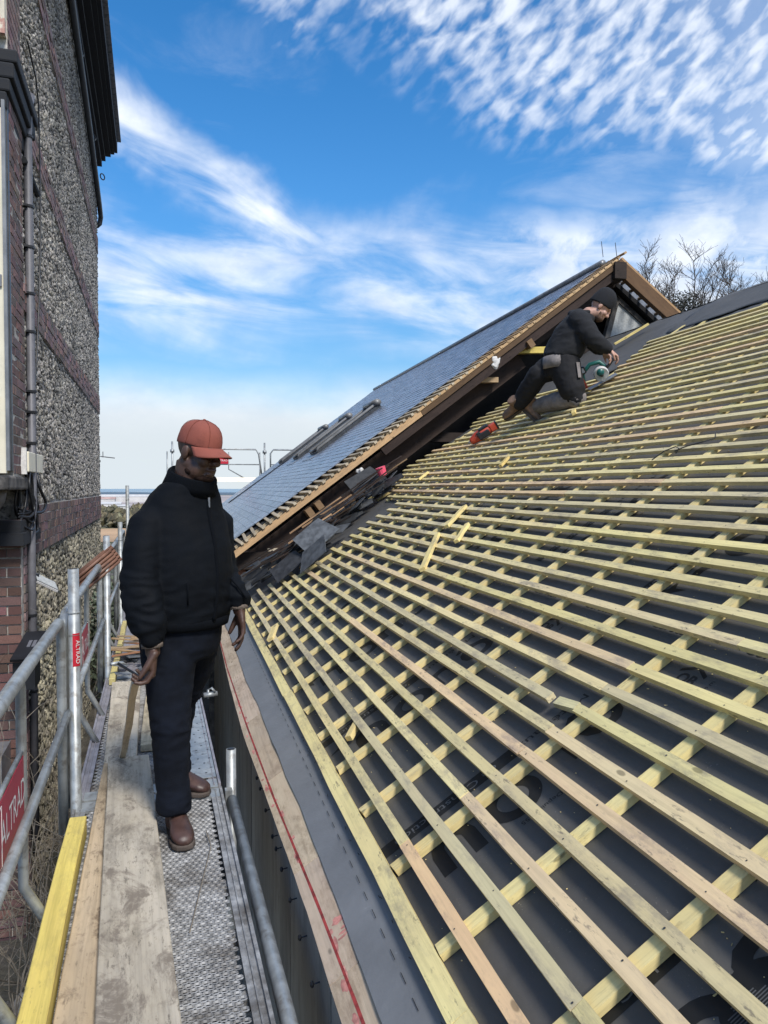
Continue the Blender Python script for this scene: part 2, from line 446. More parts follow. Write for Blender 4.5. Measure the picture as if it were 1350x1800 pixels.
# ================================================================== near roof with battens
CP, SP = math.cos(R(32.6)), math.sin(R(32.6))
RX0, RZ0 = .633, .295
ES, EN, EY = Vector((CP, 0, SP)), Vector((-SP, 0, CP)), Vector((0, 1, 0))
def RP(s, y, h=0.0):
    return Vector((RX0, y, RZ0)) + ES * s + EN * h
roof = empty('battened_roof', label='unfinished roof slope of pale yellow battens over dark underlay', cat='roof')
XA, YA = -EY, ES                                   # local x runs towards the viewer, y up the slope

def stick(L, w, h, seg=6, j=.0016, bow=.002):
    m = MB(); rows = []
    for i in range(seg + 1):
        x = -L / 2 + L * i / seg
        oy = rnd(-bow, bow) if 0 < i < seg else 0; oz = rnd(-bow, bow) * .4 if 0 < i < seg else 0
        for (a, b) in ((-1, -1), (1, -1), (1, 1), (-1, 1)):
            e = rnd(-.004, .004) if i in (0, seg) else 0
            rows.append((x + e, a * w / 2 + oy + rnd(-j, j), b * h / 2 + oz + rnd(-j, j) * .5))
    fs = [(3, 2, 1, 0), (seg * 4, seg * 4 + 1, seg * 4 + 2, seg * 4 + 3)]
    for i in range(seg):
        for k in range(4):
            k2 = (k + 1) % 4
            fs.append((i * 4 + k, i * 4 + k2, (i + 1) * 4 + k2, (i + 1) * 4 + k))
    # wind outward
    return m.add(rows, [f if n < 2 else f[::-1] if False else f for n, f in enumerate(fs)])
def wtint():
    k = random.random(); b = rnd(.86, 1.08)
    if k < .62: return (b, b * rnd(.96, 1.0), b * rnd(.9, 1.1))
    if k < .80: return (b * .90, b * .90, b * 1.06)          # greyed
    if k < .93: return (b * .95, b * .95, b * .92)           # greenish
    return (b * 1.0, b * .86, b * 1.0)                      # pinkish
def batten(s, y0, y1, w=.0375, h=.022, top=0.0, tint=None, rot=0.0, dz=0.0):
    L = y1 - y0
    o = stick(L, w, h, seg=max(2, int(L / .35))).build('batten', 'batten', roof, color=tint or wtint())
    m = frame(RP(s, (y0 + y1) / 2, top - h / 2 + dz - (.0 if h > .023 else .0005)), XA, YA, EN)
    if rot: m = m @ Matrix.Rotation(rot, 4, 'Z')
    o.matrix_local = m
    return o
PINK = (1.0, .80, .90)
far = [8.31, 8.18, 8.09, 8.05, 8.04, 7.9, 7.5, 7.4, 7.73, 7.75, 7.8, 7.85, 7.89, 7.83, 7.85, 7.88, 8.6, 8.9, 9.1, 9.5, 9.6, 9.7, 9.78, 9.73, 9.69, 9.74, 9.5, 9.38, 9.35, 9.32, 9.6, 9.8, 9.85, 9.85, 9.8, 9.7, 7.15, 7.2, 7.22, 7.3, 7.32, 7.38, 7.43]
RAFT = [1.85 + .4445 * k for k in range(-8, 18)]
sj = [-.052]
for i in range(len(far)): sj.append(.064 + .1212 * i)
# eave batten, wider, a little wavy
for (a, b, d) in ((-1.7, 1.62, .000), (1.62, 4.52, -.003), (4.52, 8.6, -.008)):
    batten(-.042 + d, a + .002, b - .002, w=.056, h=.027, top=-.021, tint=(1.0, .99, .95))
for i, fe in enumerate(far):
    s = sj[i + 1]
    cuts = []
    y = -1.7
    js = sorted(random.sample([r for r in RAFT if -1.2 < r < fe - .6], 3))
    js = [js[0]] + [k for a, k in zip(js, js[1:]) if k - a > .8]
    if i == 0: js = [2.335, 5.41]
    if i == 1: js = [1.405, 5.85]
    if i == 2: js = [2.335, 4.96]
    if i == 3: js = [2.335, 6.3]
    if i == 4: js = [2.335, 5.0]
    if i == 5: js = [2.335, 6.74]
    if i == 6: js = [2.335, 2.50]
    if i == 7: js = [2.335, 5.85]
    if i == 8: js = [2.335, 7.0]
    if i == 9: js = [.5, 4.5]
    if i == 10: js = [2.04, 6.0]
    edges = [-1.7] + js + [fe + rnd(-.05, .05)]
    for k in range(len(edges) - 1):
        a, b = edges[k], edges[k + 1]
        tint = None; rot = 0; dz = 0
        if i == 0 and k == 0: tint = PINK
        if i == 4 and k == 0: tint = (.95, .82, .98)
        if i == 2 and k == 0: tint = (.97, .87, 1.05)
        if i == 8 and k == 1: tint = (.96, .86, 1.0)
        if i == 5 and k == 0: tint = (.97, .9, 1.05)
        if i == 6 and k == 1: tint = (.86, .90, 1.0); rot = R(9); dz = -.008; a += .02; b -= .02
        if i == 6 and k == 2: rot = R(-.35); dz = .006
        batten(s + rnd(-.003, .003) if i > 0 else s, a + .0015, b - .0015, tint=tint, rot=rot + rnd(-.0007, .0007), dz=dz)
# counter battens
for r in RAFT:
    s0 = -.012
    top = 5.24 + rnd(-.05, .22) if r < 7.5 else 4.35
    if 7.9 < r: s0 = 1.95
    cut = [s0, rnd(1.9, 2.9), top]
    for a, b in zip(cut, cut[1:]):
        L = b - a
        o = stick(L - .003, .046, .0235, seg=max(2, int(L / .4))).build('counter_batten', 'counter', roof, color=tuple(bb * q for bb in [rnd(.9, 1.06)] for q in (1, rnd(.96, .99), rnd(.88, 1.0))))
        o.matrix_local = frame(RP((a + b) / 2, r + rnd(-.006, .006), -.0225 - .0122), ES, EY, ES.cross(EY)) @ Matrix.Rotation(rnd(-.003, .003), 4, 'Z')
# nail heads where battens cross the counter battens
m = MB()
for i, fe in enumerate(far):
    for r in RAFT:
        if .4 < r < fe - .1 and sj[i + 1] < 3.4 and (r < 5.5 or i % 2):
            s_, y_ = sj[i + 1] + rnd(-.011, .011), r + rnd(-.013, .013); q = rnd(.0022, .0034)
            m.add([RP(s_ + q * math.cos(a), y_ + q * math.sin(a), .0012) for a in [k * 1.0472 for k in range(6)]], [(0, 1, 2, 3, 4, 5)])
nh = m.build('nail_heads', 'darkgrey', roof); tag(nh, kind='stuff')
# small noggings left of the debris
for (s, a, b) in ((.05, 8.95, 9.55), (.20, 8.75, 9.55), (.36, 8.8, 9.5), (.52, 8.7, 9.45)):
    batten(s, a, b, tint=(.92, .9, .95))
# underlay: near sheets, each lapping the one below
ML = -.0488
def sheet(s0, s1, y0, y1, h0, h1, ns, ny, amp, name, mat, parent, wav=None, thick=.002, sc=2.2):
    vs = []; fs = []
    for i in range(ns + 1):
        for j in range(ny + 1):
            y = y0 + (y1 - y0) * j / ny
            a = s0 + (wav(y) if wav else 0)
            s = a + (s1 - a) * i / ns
            q = noise.noise(Vector((s * sc * 1.6, y * sc, h0 * 91)))
            q2 = noise.noise(Vector((s * sc * 6, y * sc * 4, h0 * 91 + 5)))
            vs.append(RP(s, y, h0 + (h1 - h0) * i / ns + amp * (q * q * 1.3 + q2 * .28)))
    for i in range(ns):
        for j in range(ny):
            a = i * (ny + 1) + j
            fs.append((a, a + ny + 1, a + ny + 2, a + 1))
    m = MB(); m.add(vs, fs)
    o = m.build(name, mat, parent, smooth=True)
    if amp == 0: return o
    sol = o.modifiers.new('t', 'SOLIDIFY'); sol.thickness = thick; sol.offset = -1
    return o
und = sheet(-.035, 5.0, -1.9, 9.78, ML, ML, 4, 12, 0.0, 'underlay', 'membrane', roof)
sheet(4.85, 6.06, -1.9, 7.9, ML + .006, ML + .012, 14, 110, .022, 'underlay_sheet', 'membrane', roof, wav=lambda y: .05 * noise.noise(Vector((y * 1.3, 3, 1))))
sheet(4.35, 6.08, 6.9, 9.62, ML + .016, ML + .022, 18, 40, .035, 'underlay_sheet', 'membrane', roof, wav=lambda y: .10 * noise.noise(Vector((y * 1.1, 8, 1))) + (.55 if y < 7.6 else 0) * max(0, (7.6 - y) / .7))
sheet(5.45, 6.10, 3.0, 7.4, ML + .022, ML + .03, 10, 60, .028, 'underlay_sheet', 'membrane', roof, wav=lambda y: .07 * noise.noise(Vector((y * 1.7, 1, 4))) - .03 * y + .12)
back = MB(); back.hexa([RP(6.05, -1.9, -.055), RP(6.05, 9.7, -.055), Vector((RX0 + 6.05 * CP + 5, 9.7, RZ0 + 6.05 * SP - 3.2)), Vector((RX0 + 6.05 * CP + 5, -1.9, RZ0 + 6.05 * SP - 3.2)),
                        RP(6.05, -1.9, -.015), RP(6.05, 9.7, -.015), Vector((RX0 + 6.05 * CP + 5, 9.7, RZ0 + 6.05 * SP - 3.16)), Vector((RX0 + 6.05 * CP + 5, -1.9, RZ0 + 6.05 * SP - 3.16))])
back.build('rear_slope', 'membrane', roof)
# boarding that carries the underlay
sar = MB(); p = [RP(-.10, -1.9, -.075), RP(6.05, -1.9, -.075), RP(6.05, 9.78, -.075), RP(-.10, 9.78, -.075), RP(-.10, -1.9, -.056), RP(6.05, -1.9, -.056), RP(6.05, 9.78, -.056), RP(-.10, 9.78, -.056)]
sar.hexa(p); sar.build('roof_boarding', 'panelwood', roof)
# eave board in lengths, chalk line, red hand print
def lerp(tab, y):
    for (a, va), (b, vb) in zip(tab, tab[1:]):
        if y <= b: return va + (vb - va) * max(0, (y - a)) / (b - a)
    return tab[-1][1]
EDGE = [(-2, -.315), (1.9, -.319), (2.46, -.322), (2.92, -.333), (3.55, -.352), (4.4, -.38), (5.7, -.388), (7.7, -.372), (9.5, -.36)]
RED = [(-2, -.262), (1.85, -.264), (2.44, -.279), (3.43, -.317), (4.6, -.347), (6.1, -.372), (9, -.37)]
CUTS = [-1.9, -.3, 1.27, 2.07, 2.72, 3.62, 4.6, 5.75, 7.1, 8.5]
for a, b in zip(CUTS, CUTS[1:]):
    vs = []; n = 5
    for i in range(n + 1):
        y = a + .0015 + (b - a - .003) * i / n
        wob = .0022 * noise.noise(Vector((y * 6, 0, 0)))
        for (s, h) in ((lerp(EDGE, y) + wob, -.079), (-.03, -.079), (-.03, -.0555), (lerp(EDGE, y) + wob, -.0555)):
            vs.append(RP(s, y, h))
    mid = RP(-.2, (a + b) / 2, -.067); M4 = frame(mid, XA, YA, EN); inv = M4.inverted()
    m = MB(); m.add([inv @ v for v in vs], [(0, 1, 2, 3), tuple(n * 4 + k for k in (3, 2, 1, 0))] + [(i * 4 + k, (i + 1) * 4 + k, (i + 1) * 4 + (k + 1) % 4, i * 4 + (k + 1) % 4) for i in range(n) for k in range(4)])
    o = m.build('eave_board', 'fascia', roof, color=tuple(bb * q for bb in [rnd(.92, 1.06)] for q in (1, rnd(.98, 1.0), rnd(.95, 1.02)))); o.matrix_local = M4
m = MB()
N = 90
for i in range(N):
    y0 = -1.8 + 10.2 * i / N; y1 = y0 + 10.2 / N
    w0, w1 = (.0045 + .002 * noise.noise(Vector((y * 5, 2, 2))) for y in (y0, y1))
    m.add([RP(lerp(RED, y0) - w0, y0, -.0548), RP(lerp(RED, y0) + w0, y0, -.0548), RP(lerp(RED, y1) + w1, y1, -.0548), RP(lerp(RED, y1) - w1, y1, -.0548)], [(3, 2, 1, 0)])
m.build('chalk_line', 'chalk', roof)
m = MB()
def blot(s, y, a, b, rot=0, n=14):
    vs = [RP(s, y, -.0551)]
    for k in range(n):
        an = 2 * math.pi * k / n; r = rnd(.65, 1.15)
        u, v = a * r * math.cos(an), b * r * math.sin(an)
        vs.append(RP(s + u * math.cos(rot) - v * math.sin(rot), y + u * math.sin(rot) + v * math.cos(rot), -.0551))
    m.add(vs, [(0, 1 + (k + 1) % n, 1 + k) for k in range(n)])
for k in range(4): blot(-.238 + .008 * k, 2.22 + .02 * k, .022 - .003 * k, .007, .15)
blot(-.235, 2.31, .028, .02)
for k in range(26):
    y = rnd(1.3, 5.2); blot(lerp(RED, y) + rnd(-.02, .012), y, rnd(.004, .011), rnd(.01, .045))
m.build('chalk_smudges', 'chalkdust', roof)
# eave flashing with a wavy lower edge and stitched slots
FL = [(-2, -.215), (1.8, -.216), (2.13, -.220), (2.4, -.214), (2.8, -.222), (3.1, -.216), (3.5, -.232), (3.9, -.229), (4.3, -.241), (4.8, -.240), (5.4, -.262), (6.2, -.258), (8.4, -.28)]
vs = []; fs = []; ny, ns = 110, 6
for j in range(ny + 1):
    y = -1.9 + 10.3 * j / ny
    lo = lerp(FL, y) + .004 * noise.noise(Vector((y * 3.1, 7, 0)))
    for i in range(ns + 1):
        s = lo + (-.022 - lo) * i / ns
        h = -.0535 + (.004 + .010 * max(0, noise.noise(Vector((y * 2.4, 5, 0)))) ) * (1 - i / ns) ** 2 + .0018 * noise.noise(Vector((y * 9, s * 20, 3)))
        vs.append(RP(s, y, h))
for j in range(ny):
    for i in range(ns):
        a = j * (ns + 1) + i; fs.append((a, a + ns + 1, a + ns + 2, a + 1)[::-1][::-1])
m = MB(); m.add(vs, [f[::-1] for f in fs]); flash = m.build('eave_flashing', 'flashing', roof, smooth=True)
m = MB()
y = -1.5
while y < 8.2:
    L = .05
    m.add([RP(-.126, y, -.0472), RP(-.1240, y, -.0472), RP(-.1240, y + L, -.0472), RP(-.126, y + L, -.0472)], [(3, 2, 1, 0)])
    y += .105
m.build('stitch_slots', 'print', flash)
# torn and ragged scrap left of the eave batten
m = MB()
for k in range(26):
    y = rnd(1.3, 4.8); s = -.082 - abs(random.gauss(0, .006))
    m.box(RP(s, y, -.046), (.009, .003, .002), Matrix.Rotation(rnd(0, 3), 3, 'Y'))
ms = m.build('membrane_fray', 'membrane', roof); tag(ms, kind='stuff')

# ------------------------------------------------------------------ printing on the underlay
def PR(body, s, y, size, mat='print', down=False, sx=1.0, shear=0.0, bold=0.0, dh=.0008, align='CENTER', turn=0.0):
    X = -ES if down else -EY
    Y = -EY if down else ES
    mtx = frame(RP(s, y, ML + dh), X, Y, EN)
    if turn: mtx = mtx @ Matrix.Rotation(turn, 4, 'Z')
    return text(body, 'printed_lettering', mat, size, mtx, und, shear=shear, sx=sx, bold=bold, align=align)
for k in range(14):
    PR('Coroton', 1.292, 2.44 + .50 * (k - 2), .062, shear=.25, bold=.0012, sx=1.05)
for k in range(9):
    y = 3.12 + .98 * (k - 2)
    PR('QB', 1.095, y, .062, bold=.002)
    PR('E\nS', 1.10, y - .105, .030)
    m = MB()
    for sg in (-1, 1):
        a = RP(1.168, y, ML + .0008); b = RP(1.135, y + sg * .062, ML + .0008); d = ES * .016
        m.add([a, b, b - d, a - d], [(0, 1, 2, 3), (3, 2, 1, 0)])
    m.build('printed_roof_mark', 'print', und)
def poly(pts, mat, dh=.0006):
    m = MB(); m.add([RP(s, y, ML + dh) for s, y in pts], [tuple(range(len(pts)))])
    o = m.build('printed_band', mat, und); return o
def star(s, y, r, r2, n=4, ph=.3):
    pts = []
    for k in range(2 * n):
        a = ph + math.pi * k / n; rr = r if k % 2 == 0 else r2
        pts.append((s + rr * math.cos(a), y + rr * math.sin(a)))
    m = MB(); m.add([RP(s, y, ML + .0008)] + [RP(a, b, ML + .0008) for a, b in pts], [(0, 1 + k, 1 + (k + 1) % (2 * n)) for k in range(2 * n)] + [(0, 1 + (k + 1) % (2 * n), 1 + k) for k in range(2 * n)])
    m.build('printed_star', 'print', und)
def ringmark(s, y, r0, r1, n=28):
    m = MB()
    for k in range(n):
        a, b = 2 * math.pi * k / n, 2 * math.pi * (k + 1) / n
        m.add([RP(s + r0 * math.cos(a), y + r0 * math.sin(a), ML + .0008), RP(s + r1 * math.cos(a), y + r1 * math.sin(a), ML + .0008), RP(s + r1 * math.cos(b), y + r1 * math.sin(b), ML + .0008), RP(s + r0 * math.cos(b), y + r0 * math.sin(b), ML + .0008)], [(0, 1, 2, 3), (3, 2, 1, 0)])
    m.build('printed_ring', 'print', und)
for (s0, y0) in ((.02, 2.24), (.03, 3.35), (.06, 4.42), (.05, 5.5), (-.06, 1.20), (1.45, 2.62), (1.55, 3.7), (1.5, 4.75), (1.35, 1.40), (1.5, 5.9), (2.9, 2.2), (2.9, 3.4), (3.0, 5.1), (3.2, 6.6), (.05, .2), (1.4, .3)):
    star(s0 + .03, y0 + .06, .075, .022)
    PR('U', s0 + .17, y0 - .02, .24, down=True, bold=.012, sx=1.0)
    ringmark(s0 + .40, y0 - .02, .058, .105)
    PR('U', s0 + .60, y0 + .03, .22, down=True, bold=.012)
    PR('Q', s0 + .80, y0 + .05, .22, down=True, bold=.010)
    PR('Matériaux', s0 + .70, y0 + .205, .052, down=True, sx=1.55)
    PR('Depuis 1855', s0 + .44, y0 - .155, .026, down=True, sx=1.2)
    poly([(s0 - .05, y0 + .235), (s0 - .05, y0 + .165), (s0 + .52, y0 + .165), (s0 + .52, y0 + .235)][::-1], 'print', .0005)
    PR('de Construction', s0 + .23, y0 + .20, .052, 'printlight', down=True, sx=1.25, dh=.0011)
# big globe mark in the near corner
n = 36
m = MB(); m.add([RP(.47, 1.235, ML + .0007)] + [RP(.47 + .105 * math.cos(2 * math.pi * k / n), 1.16 + .105 * math.sin(2 * math.pi * k / n), ML + .0007) for k in range(n)], [(0, 1 + k, 1 + (k + 1) % n) for k in range(n)] + [(0, 1 + (k + 1) % n, 1 + k) for k in range(n)])
m.build('printed_globe', 'print', und)
m = MB()
for k in range(17):
    y = 1.105 + .0066 * k; a = .05 if 2 < k < 15 else .03
    m.add([RP(.44 - a, y, ML + .0012), RP(.44 + a, y, ML + .0012), RP(.44 + a, y + .0028, ML + .0012), RP(.44 - a, y + .0028, ML + .0012)], [(3, 2, 1, 0), (0, 1, 2, 3)])
m.build('printed_stripes', 'printlight', und)
# sawdust and shavings lying on the underlay
m = MB()
for k in range(900):
    s, y = rnd(0, 3.2), rnd(.9, 6.5)
    a = rnd(.0015, .004); L = rnd(.003, .018) if k % 6 == 0 else a
    m.box(RP(s, y, ML + .0015), (L, a, .0012), Matrix.Rotation(rnd(0, 3), 3, 'Z'))
sd = m.build('sawdust', 'counter', roof, color=(1.1, 1.05, 1)); tag(sd, kind='stuff')

# ------------------------------------------------------------------ dark boarded wall under the eave
ewall = empty('eave_wall', label='dark boarded wall below the eave beside the scaffold deck', cat='wall')
y = -1.9; k = 0
while y < 9.6:
    w = (.26, .31, .225, .34)[k % 4]; k += 1
    o = MB().box((0, 0, 0), (3.0, w - .004, .024)).build('wall_board', 'panelwood', ewall, color=tuple([rnd(.85, 1.15)] * 3))
    o.matrix_local = frame((.412 - rnd(0, .006), y + w / 2, .055 - 1.5), (0, 0, 1), (0, 1, 0), (-1, 0, 0))
    y += w
MB().span(.43, .50, -1.9, 9.6, -2.9, .05).build('wall_backing', 'nearblack', ewall)
clip = MB(); clip.tube([(0, 0, 0), (-.022, 0, -.004)], .0025, 5); clip.ball((-.025, 0, -.004), (.007, .012, .010), nu=7, nv=5)
cm = clip.mesh('clip', 'black')
y = .9
while y < 7:
    inst(cm, 'wall_clip', ewall, Matrix.Translation((.398, y + rnd(-.02, .02), -.02 + rnd(-.012, .008)))); y += rnd(.16, .26)

# loose timber on the roof
def loose(s0, y0, s1, y1, label, mat='batten', w=.04, h=.024, base=.002, tint=(1, 1, 1), name='loose_batten', cat='batten', group='loose offcuts on the roof battens'):
    a, b = RP(s0, y0, base + h / 2), RP(s1, y1, base + h / 2)
    x = (b - a).normalized(); z = EN; yv = z.cross(x).normalized()
    o = stick((b - a).length, w, h).build(name, mat, None, color=tint); o.matrix_local = frame((a + b) / 2, x, yv, z)
    return tag(o, label, cat, group)
loose(1.13, 4.93, 1.50, 5.52, 'long loose batten lying askew across the roof battens', tint=(1.08, 1.03, .9))
loose(1.46, 5.02, 1.66, 5.24, 'short loose batten just above the long askew one', tint=(1.05, 1, .9), w=.034, base=.004)
loose(1.60, 5.56, 1.88, 5.78, 'loose batten higher up the slope above the other two offcuts', tint=(1.05, 1, .9), base=.003)
loose(2.50, 6.28, 2.66, 6.42, 'small tilted wood offcut on battens below the worker', tint=(.9, .8, .6), w=.03, base=.006)
loose(2.32, 8.2, 2.48, 8.28, 'small offcut beside the roof edge near the pink marker', tint=(1, .95, .8), w=.03, base=.004)
loose(.10, 3.36, .19, 3.47, 'ragged splintered offcut between the two lowest battens', 'counter', w=.035, base=-.03, tint=(1, .95, .9))
loose(.03, 5.8, .12, 6.1, 'broken pale splinter by the far eave', 'counter', w=.05, base=.0, tint=(1, .95, .9))
loose(5.35, 8.35, 5.78, 8.2, 'yellow batten lying on black underlay beyond the saw', tint=(1.1, 1.02, .8), base=.03)
loose(3.42, 6.4, 3.50, 6.52, 'small yellow block on battens right of the kneeling worker', tint=(1.1, 1, .8), w=.035, base=.002)
# strip of black strap curled over the battens
m = MB(); pts = [RP(2.46 + .02 * k + .05 * math.sin(k * .9), 3.95 - .035 * k + .04 * math.cos(k * 1.3), .012 + .03 * abs(math.sin(k * .8))) for k in range(10)]
m.tube(pts, (.0035), 5); o = m.build('strap', 'black'); tag(o, 'thin black strap curled over the right-hand battens', 'strap')
# pink marker tub
m = MB(); c = RP(2.14, 8.80, .20)
m.tube([c, c + EN * .10 + ES * .02], [.05, .062], 12); o = m.build('pink_tub', M('pink_plastic', (.80, .10, .17), .45, var=.1, bump=0)); tag(o, 'small bright pink tub on the slate pile end', 'tub')
# ================================================================== scaffold (its own axes: V right, U along)
DL = R(1.8)
LV, LU = Vector((math.cos(DL), math.sin(DL), 0)), Vector((-math.sin(DL), math.cos(DL), 0))
LM = frame((0, 0, 0), LV, LU, (0, 0, 1))
def LP(v, u, z): return LV * v + LU * u + Vector((0, 0, z))
D0, D1 = -.365, .305
def hole_cell(vs, fs, x, y, px, py, r, lift):
    o = len(vs); n = 8
    for k in range(n):
        a = 2 * math.pi * (k + .5) / n
        cx = max(-1, min(1, math.cos(a) * 1.42)); cy = max(-1, min(1, math.sin(a) * 1.42))
        vs.append((x + px / 2 * cx, y + py / 2 * cy, 0))
    for k in range(n):
        a = 2 * math.pi * (k + .5) / n
        vs.append((x + r * 1.45 * math.cos(a), y + r * 1.1 * math.sin(a), lift))
    for k in range(n):
        a = 2 * math.pi * (k + .5) / n
        vs.append((x + r * 1.05 * math.cos(a), y + r * .72 * math.sin(a), lift - .006))
    for k in range(n):
        k2 = (k + 1) % n
        fs.append((o + k, o + k2, o + n + k2, o + n + k)); fs.append((o + n + k, o + n + k2, o + 2 * n + k2, o + 2 * n + k))
def perforated(w, L, px=.0245, py=.0245, r=.0084, lift=.0014):
    vs, fs = [], []
    nx, ny = int(w / px), int(L / py)
    for i in range(nx):
        for j in range(ny):
            hole_cell(vs, fs, (i + .5) * px - nx * px / 2 + (px * .25 if j % 2 else -px * .25), (j + .5) * py - ny * py / 2, px, py, r, lift)
    m = MB(); m.add(vs, fs); return m.mesh('perforated', 'deck', smooth=False)
perf = perforated(.55, 2.26)
def deck(u0, mesh, label, dull=False, L=2.5):
    d = empty('scaffold_deck', label=label, cat='scaffold deck', group='steel decks of the scaffold walkway')
    cu = u0 + L / 2; cv = (D0 + D1) / 2
    o = bpy.data.objects.new('tread', mesh); link(o, d); o.matrix_local = LM @ Matrix.Translation((cv, cu, -.004)); tag(o, kind='stuff')
    mt = 'deckdull' if dull else 'deck'
    for sg in (-1, 1):
        m = MB(); e = cv + sg * (D1 - D0) / 2
        m.span(e - sg * .055, e - sg * .012, u0 + .03, u0 + L - .03, -.012, -.002); m.span(e - sg * .012, e, u0 + .02, u0 + L - .02, -.07, .010); m.span(e - sg * .034, e - sg * .029, u0 + .03, u0 + L - .03, -.002, .004)
        m.build('side_rail', mt, d, matrix=LM)
    for a, b in ((u0 + .01, u0 + .115), (u0 + L - .115, u0 + L - .01)):
        m = MB(); m.span(D0 + .014, D1 - .014, a, b, -.014, -.001)
        for q in (-.25, -.05, .17): m.span(q, q + .045, a, b, -.001, .004)
        m.build('end_plate', 'galv', d, matrix=LM)
    m = MB()
    for k in range(7): m.span(D0 + .02, D1 - .02, u0 + .25 + k * .33, u0 + .29 + k * .33, -.06, -.02)
    m.build('stiffener', mt, d, matrix=LM)
    return d
deck(1.3, perf, 'nearest perforated steel deck under the left planks and the front boot')
d2 = deck(3.8, perf, 'middle steel deck behind the standing man, greyer than the nearest', True)
rib = MB(); 
for k in range(9): rib.span(-.26 + k * .063, -.26 + k * .063 + .05, -1.13, 1.13, -.004, .004 if k % 2 else .0)
rib.span(-.30, .30, -1.13, 1.13, -.012, -.005)
ribm = rib.mesh('ribs', 'deckdull')
deck(6.3, ribm, 'ribbed grey deck farthest along the walkway beyond the debris', True)
deck(8.8, ribm, 'last ribbed deck at the end of the walkway', True)
# smooth pressed sheet behind the boots on the right half of the middle deck
m = MB(); m.span(.03, .29, 3.93, 6.2, .0005, .004); m2 = m.build('cover_sheet', 'galv', d2, matrix=LM)
m = MB()
for i in range(4):
    for j in range(30): m.tube([(.065 + i * .06 + (.03 if j % 2 else 0), 4.0 + j * .072, .0040), (.065 + i * .06 + (.03 if j % 2 else 0), 4.0 + j * .072, .0048)], .0065, 6)
o = m.build('sheet_holes', 'black', m2, matrix=Matrix.Identity(4)); tag(o, kind='stuff')
# standards
def post(u, v, top, bot, label, sticker=False, group='scaffold posts on the house side', spig=False):
    p = empty('scaffold_post', label=label, cat='scaffold post', group=group)
    m = MB(); m.tube([(v, u, bot), (v, u, top)], .0242, 14); m.build('tube', 'galv', p, True, LM)
    if top > .5:
        m = MB(); m.tube([(v, u, top - .30), (v, u, top - .298)], .0262, 14); m.tube([(v, u, top - .20), (v, u, top - .196)], .0275, 14); m.build('collar', 'galv', p, False, LM)
        m = MB(); m.tube([(v, u, top - .004), (v, u, top + .001)], .019, 14); m.build('tube_mouth', 'black', p, True, LM)
    for z in (-.10, -1.1):
        m = MB(); m.tube([(v, u, z - .005), (v, u, z + .005)], .06, 10); m.build('rosette', 'galv', p, False, LM)
    if sticker:
        m = MB(); n = 7; vs = []
        for k in range(n + 1):
            a = R(-100 + 100 * k / n) ; x, y = v + .0246 * math.cos(a), u + .0246 * math.sin(a)
            vs += [(x, y, .66), (x, y, .81)]
        m.add(vs, [(2 * k, 2 * k + 2, 2 * k + 3, 2 * k + 1) for k in range(n)])
        st = m.build('brand_sticker', 'signred', p, False, LM)
        X = Vector((0, 0, -1)); an = R(-48); N = Vector((math.cos(an), math.sin(an), 0)); Y = N.cross(X)
        text('ALTRAD', 'lettering', 'white', .030, frame((v + .0252 * N.x, u + .0252 * N.y, .725), X, Y, N), st, sx=.95)
    return p
post(3.72, -.352, 1.10, -2.2, 'tall galvanised post with red vertical sticker nearest on the left', True)
post(6.25, -.352, 1.10, -2.2, 'galvanised post just left of the standing man')
post(8.75, -.352, 1.10, -2.2, 'farther galvanised post half hidden by the standing man')
post(11.25, -.352, 1.5, -2.2, 'farthest galvanised post of the house-side row')
